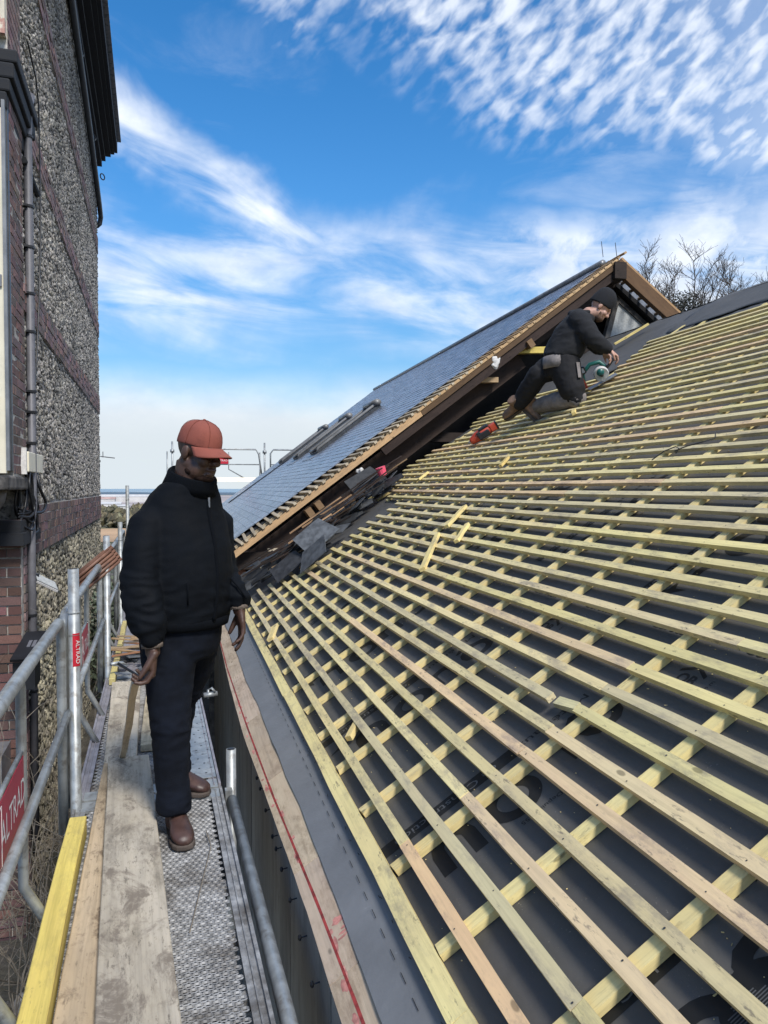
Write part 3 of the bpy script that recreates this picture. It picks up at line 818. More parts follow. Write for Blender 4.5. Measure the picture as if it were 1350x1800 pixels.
# guard rail frames
def guard(u0, label, sign=True, L=2.44, v=-.405, cut=False):
    f = empty('guardrail_frame', label=label, cat='guardrail', group='guardrail frames along the house side')
    m = MB(); zt = .875; r = .0215; u1 = u0 + L
    arc = lambda uc, zc, s: [(v, uc + s * .10 * math.sin(a), zc + .10 * math.cos(a)) for a in (0, .4, .8, 1.2, 1.5708)]
    pts = [(v, u0, -.02), (v, u0, .5)] + [(v, q[1], q[2]) for q in arc(u0 + .10, zt - .10, -1)[::-1]] + [(v, u0 + L * .5, zt)] + [(v, q[1], q[2]) for q in arc(u1 - .10, zt - .10, 1)] + [(v, u1, .5), (v, u1, -.1)]
    m.tube(pts, r, 12); m.build('hoop', 'galv', f, True, LM)
    m = MB(); m.tube([(v + .025, u0, .45), (v + .025, u1, .45)], .0165, 10); m.build('mid_rail', 'galv', f, True, LM)
    for ub in (u0 + .87, u0 + 1.42):
        m = MB(); m.tube([(v - .012, ub - .03, zt - .018), (v - .012, ub, zt - .06), (v - .012, ub, .25), (v - .012, ub, .17), (v + .10, ub + .02, -.05)], .0165, 10); m.build('baluster', 'galv', f, True, LM)
    m = MB(); m.tube([(v - .012, u0 + .87, .615), (v - .012, u0 + 1.42, .615)], .008, 8); m.tube([(v - .012, u0 + .87, .36), (v - .012, u0 + 1.42, .36)], .008, 8); m.build('sign_wire', 'galv', f, True, LM)
    if sign:
        vs = v - .004
        m = MB(); m.span(vs - .003, vs, u0 + .845, u0 + 1.425, .375, .605)
        sg = m.build('sign_panel', 'sign', f, False, LM)
        X, Y, N = Vector((0, 1, 0)), Vector((0, 0, 1)), Vector((1, 0, 0))
        text('ALTRAD', 'lettering', 'white', .115, frame((vs + .001, u0 + 1.215, .50), X, Y, N), sg, sx=.92)
        text('ALTRAD', 'lettering', 'white', .042, frame((vs + .001, u0 + .945, .413), X, Y, N), sg)
        m = MB(); a, b, c, d = u0 + .86, u0 + 1.03, .387, .592; w = .004
        for (p, q, zz, yy) in ((a, b, c, c + w), (a, b, d - w, d), (a, a + w, c, d), (b - w, b, c, d)): m.span(vs, vs + .0012, p, q, zz, yy)
        cx, cz = (a + b) / 2, .505
        m.add([(vs + .001, cx + p, cz + q) for p, q in ((-.055, -.005), (-.01, .012), (.06, .055), (.025, .0), (.03, -.05), (.0, -.018))], [(0, 5, 4, 3, 2, 1)])
        m.build('bird_emblem', 'white', sg)
    return f
guard(1.27, 'nearest guardrail frame with crimson sign at left edge')
guard(3.80, 'second guardrail frame between the first and second posts')
guard(6.33, 'third guardrail frame reaching behind the standing man')
guard(8.83, 'last guardrail frame of the house side, mostly hidden by the man')
# right side: short spigot and inner ledger tube
m = MB(); m.tube([(.352, 3.79, -1.6), (.352, 3.79, .185)], .0242, 14); o = m.build('scaffold_post', 'galv', None, True, LM); tag(o, 'short open-topped steel tube stub on the right of the deck joint', 'scaffold post')
mm = MB(); mm.tube([(.352, 3.79, .18), (.352, 3.79, .1862)], .0185, 14); o2 = mm.build('tube_mouth', 'black', o, True, Matrix.Identity(4))
m = MB(); m.span(.318, .352, 3.72, 3.765, -.05, .006); o3 = m.build('bracket', 'galv', o)
tb = MB(); tb.tube([(.347, 3.70, -.03), (.352, .4, -.03)], .0242, 14); o = tb.build('ledger_tube', 'galv', None, True, LM); tag(o, 'long galvanised tube lying along the gap right of the deck', 'tube')
tb = MB(); tb.tube([(.425, 5.62, -.02), (.33, 5.60, -.02)], .020, 10); tb.tube([(.36, 5.6, -.045), (.36, 5.6, .02), (.385, 5.6, .03), (.41, 5.6, .0)], .009, 7); o = tb.build('tube_coupler', 'galv', None, True, LM); tag(o, 'small hooked tube clamp sticking out of the dark wall', 'clamp')
# twigs on deck
m = MB(); m.tube([LP(.10, 2.55, .010), LP(.155, 2.85, .012), LP(.21, 3.15, .010), LP(.20, 3.3, .012)], .0022, 4); o = m.build('twig', 'twig'); tag(o, 'thin bent twig lying on the perforated deck', 'twig')

# ------------------------------------------------------------------ boards on the deck
def board(name, pts4, z0, th, mat, label, cat='plank', group=None, tint=(1, 1, 1), n=7):
    """pts4: near-left, near-right, far-right, far-left as (v,u)."""
    A, B, C, D = [Vector((*q, 0)) for q in pts4]
    mid = (A + B + C + D) / 4; x = ((C + D) / 2 - (A + B) / 2).normalized(); y = Vector((0, 0, 1)).cross(x)
    F = LM @ frame((mid.x, mid.y, z0 + th / 2), x, y, (0, 0, 1)); inv = F.inverted(); vs = []
    for i in range(n + 1):
        k = i / n; l = D * k + A * (1 - k); r = C * k + B * (1 - k)
        wz = rnd(-.0012, .0012)
        e = rnd(-.003, .003)
        for q, z in ((r, z0), (l, z0), (l, z0 + th), (r, z0 + th)):
            p = inv @ (LM @ Vector((q.x + e, q.y, z + wz))); vs.append(p)
    m = MB(); m.add(vs, [(0, 1, 2, 3), tuple(n * 4 + k for k in (3, 2, 1, 0))] + [(i * 4 + k, (i + 1) * 4 + k, (i + 1) * 4 + (k + 1) % 4, i * 4 + (k + 1) % 4) for i in range(n) for k in range(4)])
    o = m.build(name, mat, None, color=tint); o.matrix_local = F; bevel(o, .003, 1)
    return tag(o, label, cat, group)
GP = 'grey scaffold boards on the deck'
board('scaffold_plank', ((-.128, 1.2), (.092, 1.2), (-.035, 4.16), (-.235, 4.16)), .038, .036, 'plank', 'widest weathered grey board, lying on top in the foreground', group=GP)
board('scaffold_plank', ((-.272, 2.10), (-.095, 2.10), (-.095, 4.2), (-.262, 4.2)), .002, .035, 'plank', 'browner board with a sawn end, under the left edge of the wide grey board', group=GP, tint=(1.08, .96, .82))
board('scaffold_plank', ((-.262, 4.203), (-.10, 4.203), (-.105, 5.95), (-.305, 5.95)), .002, .035, 'plank', 'pale board in line beyond the wide board, ending at the debris', group=GP, tint=(1.15, 1.14, 1.12))
board('scaffold_plank', ((-.085, 4.42), (.055, 4.42), (.055, 6.0), (-.055, 6.0)), .002, .042, 'plank', 'short pale board with orange sawn end, behind the man\'s leg', group=GP, tint=(1.18, 1.13, .98))
board('yellow_beam', ((-.352, .6), (-.270, .6), (-.285, 3.42), (-.352, 3.42)), .002, .085, 'yellowbeam', 'bright yellow square timber along the left deck edge', 'timber')
board('yellow_beam', ((-.33, 6.0), (-.285, 6.0), (-.285, 8.6), (-.33, 8.6)), .002, .05, 'yellowbeam', 'dull yellow timber on the far deck beside the debris', 'timber', tint=(.8, .85, 1.3))
# sawn end grain faces
def endcap(v0, v1, u, z0, z1, nm, par):
    m = MB(); m.span(v0, v1, u - .003, u - .0005, z0, z1); o = m.build(nm, 'verge', par, color=(1.1, .95, .7)); return o
# ------------------------------------------------------------------ debris on the far deck
def plate(me_pts, th, name, mat, F, label, cat, group, tint=(1, 1, 1)):
    m = MB(); m.prism([(x, y, 0) for x, y in me_pts], (0, 0, th)); o = m.build(name, mat, None, color=tint); o.matrix_local = F
    return tag(o, label, cat, group)
def shard(a, b):
    n = random.randint(4, 6)
    return [(a / 2 * rnd(.7, 1.1) * math.cos(2 * math.pi * k / n + .5), b / 2 * rnd(.7, 1.1) * math.sin(2 * math.pi * k / n + .5)) for k in range(n)]
DG = 'broken slates and laths heaped on the far deck'
for k in range(16):
    v, u = rnd(-.26, .04), rnd(6.02, 6.9)
    F = LM @ Matrix.Translation((v, u, .012 + .008 * (k % 6))) @ Matrix.Rotation(rnd(0, 6), 4, 'Z') @ Matrix.Rotation(rnd(-.22, .22), 4, 'X')
    plate(shard(rnd(.14, .25), rnd(.12, .2)), .005, 'broken_slate', 'oldslate', F, 'dark broken slate in the debris heap on the far deck', 'slate', DG, tuple([rnd(.8, 1.8)] * 3))
for k in range(12):
    v, u = rnd(-.28, .02), rnd(6.5, 7.2); L = rnd(.25, .55)
    F = LM @ Matrix.Translation((v, u, .06 + .010 * k)) @ Matrix.Rotation(rnd(-.5, .5), 4, 'Z') @ Matrix.Rotation(rnd(-.15, .15), 4, 'Y')
    o = stick(L, rnd(.02, .045), .012, 3).build('broken_lath', 'oldbatten', None, color=random.choice([(.8, .62, .45), (.4, .34, .3), (.6, .5, .4), (.28, .25, .24), (.55, .32, .24)])); o.matrix_local = F
    tag(o, 'splintered old lath on the debris heap of the far deck', 'lath', DG)
# hammer
F = LM @ Matrix.Translation((-.19, 6.02, .10)) @ Matrix.Rotation(R(-52), 4, 'Z') @ Matrix.Rotation(R(15), 4, 'Y')
h = empty('hammer', label='black-handled hammer leaning on the far debris', cat='hammer')
m = MB(); m.tube([(-.13, 0, 0), (.05, 0, .004), (.15, 0, 0)], [(.013, .010), (.010, .008), (.014, .011)], 10, dome=True); m.build('handle', 'black', h, True, F)
m = MB(); m.tube([(-.145, -.055, 0), (-.145, .0, 0), (-.145, .05, -.008), (-.14, .085, -.03)], [(.014, .014), (.013, .013), (.010, .014), (.003, .012)], 10); m.build('head', 'galv', h, True, F)
# corrugated brown sheets leaning over the rail
cs = empty('corrugated_sheets', label='brown ribbed sheets propped across the second guardrail', cat='sheets')
MAT['brownsheet'] = M('brown_ribbed_sheet', (.17, .085, .055), .55, var=.3, vs=10, bump=.1)
cx = Vector((.74, .25, .62)).normalized(); cy = Vector((.30, .25, -.55)); cy = (cy - cx * cy.dot(cx)).normalized(); cz = cx.cross(cy)
for k in range(3):
    n = 26; vs = []
    for i in range(n + 1):
        a = -.075 + .15 * i / n; zz = .010 * math.sin(i * math.pi / 2.6)
        vs += [(-.19, a, zz), (.19, a, zz)]
    m = MB(); m.add(vs, [(2 * i, 2 * i + 1, 2 * i + 3, 2 * i + 2) for i in range(n)])
    c = Vector((-.42, 6.20, .845)) + cz * (.016 * k) + cx * rnd(-.02, .02)
    o = m.build('sheet', 'brownsheet', cs, True, LM @ frame(c, cx, cy, cz))
    so = o.modifiers.new('t', 'SOLIDIFY'); so.thickness = .006
# ================================================================== old house on the left
HV = -1.05                       # wall plane (v), faces +V
U0, U1, ZB, ZT = 7.15, 16.9, -2.6, 8.45
house = empty('rubble_stone_house', label='tall old flint-walled house with brick bands at left edge', cat='house')
m = MB(); m.span(HV - .5, HV - .03, U0 + .02, U1 - .03, ZB, ZT); m.build('wall_core', 'flintbed', house, False, LM)
m = MB(); m.span(HV - 6, HV - .5, U0 + .3, U1 - .03, ZB, ZT); m.build('house_body', 'flintbed', house, False, LM)
# brick bands (z ranges), rows of headers/stretchers
BANDS = [(.86, 1.31, 5), (2.98, 3.30, 4), (4.55, 4.83, 4), (6.25, 6.55, 4)]
bm_ = []
for k in range(5):
    m = MB(); L, Wd, H = .5, .5, .5
    p = [(sx * L + rnd(-.02, .02), sy * Wd + rnd(-.02, .02), sz * H + rnd(-.03, .03)) for sz in (-1, 1) for sx, sy in ((-1, -1), (1, -1), (1, 1), (-1, 1))]
    m.hexa(p); bm_.append(m.mesh('brick', 'brick'))
def btint():
    b = rnd(.6, 1.25); r = rnd(.9, 1.25)
    return (b * r, b * rnd(.9, 1.05), b * rnd(.9, 1.15))
def brick(v, u, z, dv, du, dz, par, tint=None):
    M4 = LM @ Matrix.Translation((v, u, z)) @ Matrix.Diagonal((dv, du, dz, 1))
    return inst(random.choice(bm_), 'brick', par, M4, tint or btint())
nb = 0
zb0, zb1, rows = BANDS[0]
m = MB(); m.span(HV - .10, HV - .001, 7.1, U1 - .005, zb0, zb1); m.build('band_mortar', 'mortar', house, False, LM)
rh = (zb1 - zb0) / rows
for r in range(rows):
    u = 7.2 + (.06 if r % 2 else 0)
    while u < U1 - .08:
        w = random.choice([.105, .105, .22]) if r % 2 else random.choice([.22, .105, .22])
        w = min(w, U1 - u)
        zj = zb0 + rh * (r + .5) + .006 * noise.noise(Vector((u * 1.5, r, 0)))
        brick(HV - .05 + rnd(-.004, .006), u + w / 2, zj, .11, w - .011, rh - .013, house); nb += 1
        u += w
def joined_band(z0, z1, rows, ua, name):
    mm = MB(); mm.span(HV - .10, HV - .001, ua, U1 - .005, z0, z1); mm.build('band_mortar', 'mortar', house, False, LM)
    mm = MB(); mm.c = []
    rh = (z1 - z0) / rows
    for r in range(rows):
        u = ua + (.11 if r % 2 else 0)
        while u < U1 - .1:
            w = random.choice([.105, .22, .22]); w = min(w, U1 - u)
            mm.box((HV - .05 + rnd(-.004, .006), u + w / 2, z0 + rh * (r + .5)), (.11, w - .012, rh - .013)); t_ = btint(); mm.c += [t_] * 8
            u += w
    o = mm.build(name, MAT['brickattr'], house, False, LM); tag(o, kind='stuff')
MAT['brickattr'] = M('old_brick_band', (.20, .15, .135), .9, var=.35, vs=22, bump=.5, bs=70, attr=True, dirt=(.10, .09, .085), dscale=9, dlo=.45, dhi=.72)
for z0, z1, rr in BANDS[1:]: joined_band(z0, z1, rr, 7.2, 'brick_band')
# rubble: split stones, the nearest as pieces, the rest as one mass
stm = []
def lump(a=1.0):
    m = MB(); n = 7; vs = [(.5 * rnd(.75, 1.0), 0, 0)]
    for ring, (x, r) in enumerate(((.36, .55), (.05, 1.0), (-.5, .95))):
        for k in range(n):
            an = 2 * math.pi * (k + .35 * ring) / n
            q = rnd(.72, 1.08) * r * .5
            vs.append((x + rnd(-.08, .08), q * math.cos(an), q * math.sin(an)))
    fs = [(0, 1 + k, 1 + (k + 1) % n) for k in range(n)]
    for ring in range(2):
        o = 1 + ring * n
        for k in range(n):
            fs.append((o + k, o + n + k, o + n + (k + 1) % n, o + (k + 1) % n))
    m.add(vs, fs); return m
lumps = [lump() for _ in range(8)]
stm = [l.mesh('stone', 'flintobj') for l in lumps]
def in_band(z, pad=.03):
    return any(a - pad < z < b + pad for a, b, _ in BANDS)
def stint(near=False):
    k = random.random()
    if k < .22: b = rnd(.22, .5); return (b, b, b * 1.0)
    if k < .93: b = rnd(.78, 1.18); return (b, b * rnd(.97, 1.0), b * rnd(.90, 1.0))
    b = rnd(1.3, 1.7); return (b, b, b * .97)
cnt = 0
big = MB(); big.c = []
BV, BF, BC = [], [], []
base_lumps = [(np.array(l.v), l.f) for l in lumps]
off = 0
z = ZB + .05
while z < ZT - .02:
    hgt = rnd(.038, .056) if z > 1.3 else rnd(.05, .075)
    u = 7.2 if z > -.1 else 7.1
    while u < U1 - .02:
        w = rnd(.045, .085) * (1.0 if z > 1.3 else 1.3)
        zz = z + hgt / 2 + rnd(-.02, .02) + .05 * noise.noise(Vector((u * 1.3, z * 1.1, 2)))
        if not in_band(zz, hgt * .45):
            if cnt < 240 and u < 8.8 and -.6 < zz < .84 and v is not None:
                M4 = LM @ Matrix.Translation((HV - .012, u + w / 2, zz)) @ Matrix.Rotation(rnd(-.5, .5), 4, 'X') @ Matrix.Diagonal((rnd(.035, .07), w * rnd(.6, 1.35), hgt * rnd(.7, 1.6), 1))
                inst(random.choice(stm), 'stone', house, M4, tuple(a * b for a, b in zip(stint(), (1.08, 1.03, .85)))); cnt += 1
            else:
                bv, bf = random.choice(base_lumps)
                ra = rnd(-.8, .8); q = bv * np.array((rnd(.022, .042), w * rnd(.5, 1.35), hgt * rnd(.6, 1.7)))
                q = np.stack((q[:, 0], q[:, 1] * math.cos(ra) - q[:, 2] * math.sin(ra), q[:, 1] * math.sin(ra) + q[:, 2] * math.cos(ra)), 1)
                pv = q + np.array((HV - .018 + rnd(-.008, .006), u + w / 2, zz))
                BV.append(pv); tnt = stint()
                if zz < .84: tnt = tuple(a * b for a, b in zip(tnt, (1.06, 1.02, .85)))
                BC.append(np.tile(np.array(tnt), (len(bv), 1)))
                BF += [tuple(i + off for i in f) for f in bf]; off += len(bv)
        u += w
    z += hgt
BVn = np.concatenate(BV); big.v = [tuple(p) for p in BVn]; big.f = BF; big.c = np.concatenate(BC)
o = big.build('rubble_stonework', 'flint', house, False, LM); tag(o, kind='stuff')
# brick pier at the near corner: upper run in the wall plane, lower run facing the viewer
m = MB(); m.span(HV - .45, HV + .001, 6.60, 7.2, 1.56, ZT); m.build('pier_mortar', 'mortar', house, False, LM)
m = MB(); m.span(HV - 2.2, HV - .004, 6.92, 7.16, ZB, 1.2); m.build('pier_mortar', 'mortar', house, False, LM)
z = 1.58; r = 0; nbp = 0
while z < 8.3:
    cut = [0, .22, .44, .60] if r % 2 else [0, .11, .33, .49, .60]
    for a, b in zip(cut, cut[1:]):
        if z > 4.9 or nbp > 230: continue
        brick(HV - .05 + rnd(-.004, .004), 6.60 + (a + b) / 2, z + .033, .11, b - a - .012, .064, house, tuple(q * .9 for q in btint())); nbp += 1
    r += 1; z += .078
mm = MB(); mm.c = []
z = 4.92; r = 0
while z < 8.3:
    cut = [0, .22, .44, .60] if r % 2 else [0, .11, .33, .49, .60]
    for a, b in zip(cut, cut[1:]):
        mm.box((HV - .05, 6.60 + (a + b) / 2, z + .033), (.11, b - a - .012, .064)); mm.c += [btint()] * 8
    r += 1; z += .078
o = mm.build('pier_brickwork', MAT['brickattr'], house, False, LM); tag(o, kind='stuff')
z = -2.5; r = 0
lowp = MB(); lowp.c = []
while z < 1.17:
    cut = [0, .11, .33, .55, .77] if r % 2 else [0, .22, .44, .66, .77]
    for a, b in zip(cut, cut[1:]):
        t_ = tuple(q * w for q, w in zip(btint(), (.80, .68, .64)))
        if z > -.75 and a < .5: brick(HV - (a + b) / 2, 6.955 + rnd(-.006, .006), z + .034, b - a - .012, .11, .066, house, t_)
        else:
            lowp.box((HV - (a + b) / 2, 6.955, z + .034), (b - a - .012, .11, .066)); lowp.c += [t_] * 8
    lowp.box((HV - .05 + .004, 7.09, z + .034), (.11, .12, .066)); lowp.c += [btint()] * 8
    r += 1; z += .079
o = lowp.build('pier_brickwork', MAT['brickattr'], house, False, LM); tag(o, kind='stuff')
# window bay: cream frame set back, grey trims, sill, corbel, lintel beam
m = MB(); m.span(HV - 1.2, HV - .030, 6.50, 6.56, 1.58, 4.35); m.build('window_frame', 'cream', house, False, LM)
m = MB(); m.span(HV - 1.1, HV - .045, 6.482, 6.499, 3.0, 3.09); m.span(HV - 1.1, HV - .075, 6.46, 6.499, 2.15, 2.17); m.build('window_bar', 'greypaint', house, False, LM)
m = MB(); m.span(HV - .029, HV - .006, 6.47, 6.59, 1.60, 4.4); m.build('window_trim', 'greypaint', house, False, LM)
m = MB(); m.span(HV - .005, HV + .004, 6.53, 6.59, 1.60, 4.4); m.build('window_trim', 'darkgrey', house, False, LM)
m = MB(); m.span(HV - 1.2, HV - .10, 6.46, 6.482, 1.75, 2.14); m.build('window_pane', 'glass', house, False, LM)
m = MB(); m.span(HV - 1.3, HV + .025, 6.22, 7.28, 1.45, 1.56); o = m.build('window_sill', 'stone', house, False, LM); bevel(o, .02)
m = MB()
m.rings([((HV - .62, 6.45, z_), (w_, 0, 0), (0, .22, 0)) for z_, w_ in ((1.10, .30), (1.16, .42), (1.26, .52), (1.36, .58), (1.45, .60))], 16); m.build('stone_corbel', 'stone', house, True, LM)
m = MB(); m.span(HV - 1.4, HV + .04, 6.75, 7.75, 1.0, 1.10); m.span(HV - 1.4, HV + .015, 6.8, 7.6, 1.10, 1.2); o = m.build('timber_lintel', 'darktimber', house, False, LM)
# dark moulded canopy and the plastered block above it
m = MB()
for (va, z0, z1) in ((HV + .005, 4.35, 4.48), (HV + .030, 4.48, 4.58), (HV + .060, 4.58, 4.70), (HV + .085, 4.70, 4.80)): m.span(HV - 1.0, va, 6.50, 7.62, z0, z1)
o = m.build('canopy', 'darktimber', house, False, LM); bevel(o, .015)
m = MB(); m.span(HV - .9, HV - .003, 6.52, 6.598, 4.92, 8.3); m.build('plaster_block', 'plaster', house, False, LM)
m = MB(); m.tube([(HV + .005, 7.28, 4.28), (HV + .005, 8.1, 4.28)], .03, 8); m.build('canopy_bracket', 'darktimber', house, False, LM)
# eaves along the top
m = MB()
for k, (v0, v1, z0, z1) in enumerate(((0, .10, 8.02, 8.40), (.10, .17, 8.14, 8.40), (.17, .27, 8.24, 8.40), (.27, .34, 8.30, 8.52), (.34, .40, 8.34, 8.60))):
    m.span(HV + v0, HV + v1 - .002, 6.3, U1 - .03 + .008 * k, z0, z1)
o = m.build('eaves_boards', 'darktimber', house, False, LM)
m = MB()
u = 6.3
while u < U1 + .05:
    m.box((HV + .40, u, 8.60), (.14, .155, .02), Matrix.Rotation(R(-6), 3, 'X')); u += .16
m.build('eaves_slates', 'slateobj', house, False, LM)
m = MB(); m.prism([(HV - 6, 6.3, 12.5), (HV + .34, 6.3, 8.54), (HV + .34, 6.3, 8.50), (HV - 6, 6.3, 12.4)], (0, U1 - 6.3, 0)); m.build('roof', 'slateobj', house, False, LM)
m = MB(); m.tube([(HV + .06, 6.8, 8.03 + .24), (HV + .06, 10.8, 8.02), (HV + .055, 14.2, 7.62), (HV + .055, 16.6, 7.16), (HV + .055, 17.0, 7.05), (HV + .03, 17.04, 6.92), (HV - .03, 17.0, 6.85)], .05, 10); m.build('sloping_gutter_pipe', 'darkgrey', house, True, LM)
m = MB()
for u in (8.7, 10.2, 12.4, 14.9): m.tube([(HV + .06, u, 8.27 - (u - 6.8) * .062), (HV + .06, u + .05, 8.267 - (u - 6.8) * .062)], .058, 10)
m.build('pipe_collars', 'darkgrey', house, False, LM)
m = MB()
pts = [(HV + .10 + .0, 16.95 + .05 * math.cos(a), 7.85 + .06 * math.sin(a)) for a in [i * .6283 for i in range(11)]]
m.tube([(p[0] + .04 * math.cos(i * .6283), p[1], p[2]) for i, p in enumerate(pts)], .012, 6, cap=False); m.build('iron_ring', 'black', house, True, LM)
m = MB(); m.tube([(HV + .0, 16.9, 2.12), (HV + .28, 16.95, 2.09)], .010, 6); m.tube([(HV + .05, 16.92, 2.1), (HV + .05, 16.92, 2.22)], .008, 6); m.build('wall_bracket', 'pipe', house, False, LM)
# downpipe with clamps
dp = empty('downpipe', label='slim grey downpipe with dark clamps beside the brick pier', cat='downpipe')
pts = [(HV + .03, 7.55, 4.95), (HV + .03, 7.40, 4.72), (HV + .03, 7.36, 4.5), (HV + .03, 7.36, 1.30), (HV + .03, 7.25, 1.18), (HV + .035, 7.2, 1.0), (HV + .035, 7.2, -1.6)]
m = MB(); m.tube(pts, .036, 10); m.build('pipe', 'pipe', dp, True, LM)
for z in (4.5, 3.9, 3.55, 3.15, 2.82, 2.3, 2.12, 1.85, .36, -.3):
    m = MB(); u = 7.36 if z > 1.3 else 7.2; m.tube([(HV + .03, u, z), (HV + .03, u, z + .02)], .046, 10); m.span(HV - .02, HV + .03, u - .06, u + .05, z, z + .018); m.build('clamp', 'black', dp, False, LM)
# wall cable
m = MB(); m.tube([(HV + .02, 7.5, 5.4), (HV + .02, 8.0, 5.33), (HV + .02, 8.16, 5.15), (HV + .02, 8.2, 4.6), (HV + .03, 8.1, 3.9), (HV + .025, 7.95, 3.2), (HV + .03, 7.75, 2.75), (HV + .02, 7.6, 2.3), (HV + .02, 7.58, 1.75)], .008, 6); o = m.build('wall_cable', 'black', None, True, LM); tag(o, 'thin black cable hanging down the flint wall from a hook', 'cable')
# cream junction box, cable bundle below it
jb = empty('junction_box', label='cream box mounted on the brick pier', cat='box')
m = MB(); m.span(HV - .07, HV + .06, 6.97, 7.80, 1.60, 1.77); o = m.build('cover', 'cream', jb, False, LM); bevel(o, .008)
m = MB(); m.span(HV - .085, HV + .045, 6.93, 6.966, 1.58, 1.80); m.build('back_plate', 'whiteplaster', jb, False, LM)
cb = empty('cable_bundle', label='tangled black cables hanging under the cream box', cat='cables')
for k in range(13):
    m = MB(); v0, u0 = HV + rnd(-.04, .05), rnd(7.05, 7.5)
    a = rnd(-.05, .06); zz = rnd(1.05, 1.32)
    pts = [(v0, u0, 1.60), (v0 + a * .6, u0 + rnd(-.1, .1), 1.46), (v0 + a, u0 + rnd(-.1, .2), zz + .08), (v0 + a * .6, u0 + rnd(-.1, .1), zz), (HV - .03, rnd(6.85, 7.2), zz + rnd(-.02, .12))]
    if k > 9: pts = [(v0, u0, 1.6), (v0, 7.1, 1.3), (HV - .10, 6.9, 1.12), (HV - .6, 6.85, 1.13), (HV - 1.2, 6.85, 1.12)]
    # smooth polyline
    P = [Vector(p) for p in pts]; Q = []
    for i in range(len(P) - 1):
        p0, p1, p2, p3 = P[max(i - 1, 0)], P[i], P[i + 1], P[min(i + 2, len(P) - 1)]
        for j in range(5):
            t_ = j / 5; Q.append(.5 * ((2 * p1) + (p2 - p0) * t_ + (2 * p0 - 5 * p1 + 4 * p2 - p3) * t_ ** 2 + (3 * p1 - p0 - 3 * p2 + p3) * t_ ** 3))
    Q.append(P[-1]); m.tube(Q, rnd(.008, .014), 6); m.build('cable', 'black', cb, True, LM)
# flood light on a stub and black meter box
fl = empty('floodlight', label='slim white-faced floodlight tilted out from the flint wall', cat='lamp')
ax = Vector((.62, .42, -.42)).normalized(); ay = Vector((-.2, .8, .35)); ay = (ay - ax * ay.dot(ax)).normalized(); az_ = ax.cross(ay)
F = LM @ frame((HV + .11, 7.46, .62), ax, ay, az_)
m = MB(); m.box((0, 0, 0), (.24, .15, .022)); o = m.build('housing', 'black', fl, False, F); bevel(o, .006)
m = MB(); m.box((0, -.0, .0135), (.215, .13, .004)); m.build('lamp_face', 'panel', fl, False, F)
m = MB(); m.box((.0, -.078, .002), (.22, .006, .018)); m.build('lamp_edge', 'white', fl, False, F)
m = MB(); m.tube([(HV - .03, 7.42, .70), (HV + .06, 7.44, .68)], .02, 8); m.build('arm', 'black', fl, True, LM)
bx = empty('meter_box', label='black sloping-lidded box fixed low on the house pier', cat='box')
m = MB(); m.span(HV - .02, HV + .14, 6.55, 6.85, -.12, .10); m.build('body', 'black', bx, False, LM)
m = MB(); m.hexa([Vector(q) for q in ((HV - .03, 6.5, .115), (HV + .15, 6.5, .115), (HV + .21, 6.9, .26), (HV + .03, 6.9, .26), (HV - .03, 6.49, .135), (HV + .15, 6.49, .135), (HV + .21, 6.89, .28), (HV + .03, 6.89, .28))]); o = m.build('lid', 'black', bx, False, LM)
m = MB(); nrm = Vector((-.0, -.36, 1)).normalized()
for k in (0, 1): m.hexa([Vector((HV + .065 + .035 * k, 6.66, .196)), Vector((HV + .09 + .035 * k, 6.66, .196)), Vector((HV + .10 + .035 * k, 6.75, .2285)), Vector((HV + .075 + .035 * k, 6.75, .2285))] + [Vector((HV + .065 + .035 * k, 6.66, .2005)), Vector((HV + .09 + .035 * k, 6.66, .2005)), Vector((HV + .10 + .035 * k, 6.75, .233)), Vector((HV + .075 + .035 * k, 6.75, .233))])
m.build('lid_label', 'pipe', bx, False, LM)
m = MB(); m.span(HV - .25, HV - .10, 6.5, 6.9, -1.0, -.62); o = m.build('grey_trunking', 'zinc', None, False, LM); tag(o, 'pale grey metal cover against the pier foot', 'cover')
# ================================================================== slate-roofed wing with its open gable
GY = R(-1.15)
GX, GG = Vector((math.cos(GY), math.sin(GY), 0)), Vector((-math.sin(GY), math.cos(GY), 0))
GM = frame((.644, 9.8, .70), GX, GG, (0, 0, 1))
HS, RI = 5.35, 4.02; SL = math.hypot(HS, RI); CQ, SQ = HS / SL, RI / SL
GL = 15.2                         # length of the wing
def GP(s, y, h=0.0):             # on the slope that faces the scaffold
    return Vector((s * CQ - h * SQ, y, s * SQ + h * CQ))
def GQ(s, y, h=0.0):             # on the far slope, s measured from the eave too
    return Vector((2 * HS - s * CQ + h * SQ, y, s * SQ + h * CQ))
wing = empty('slate_roofed_wing', label='wing with blue slate roof and open dark gable ahead', cat='building')
gs, gy_, gn = Vector((CQ, 0, SQ)), Vector((0, 1, 0)), Vector((-SQ, 0, CQ))
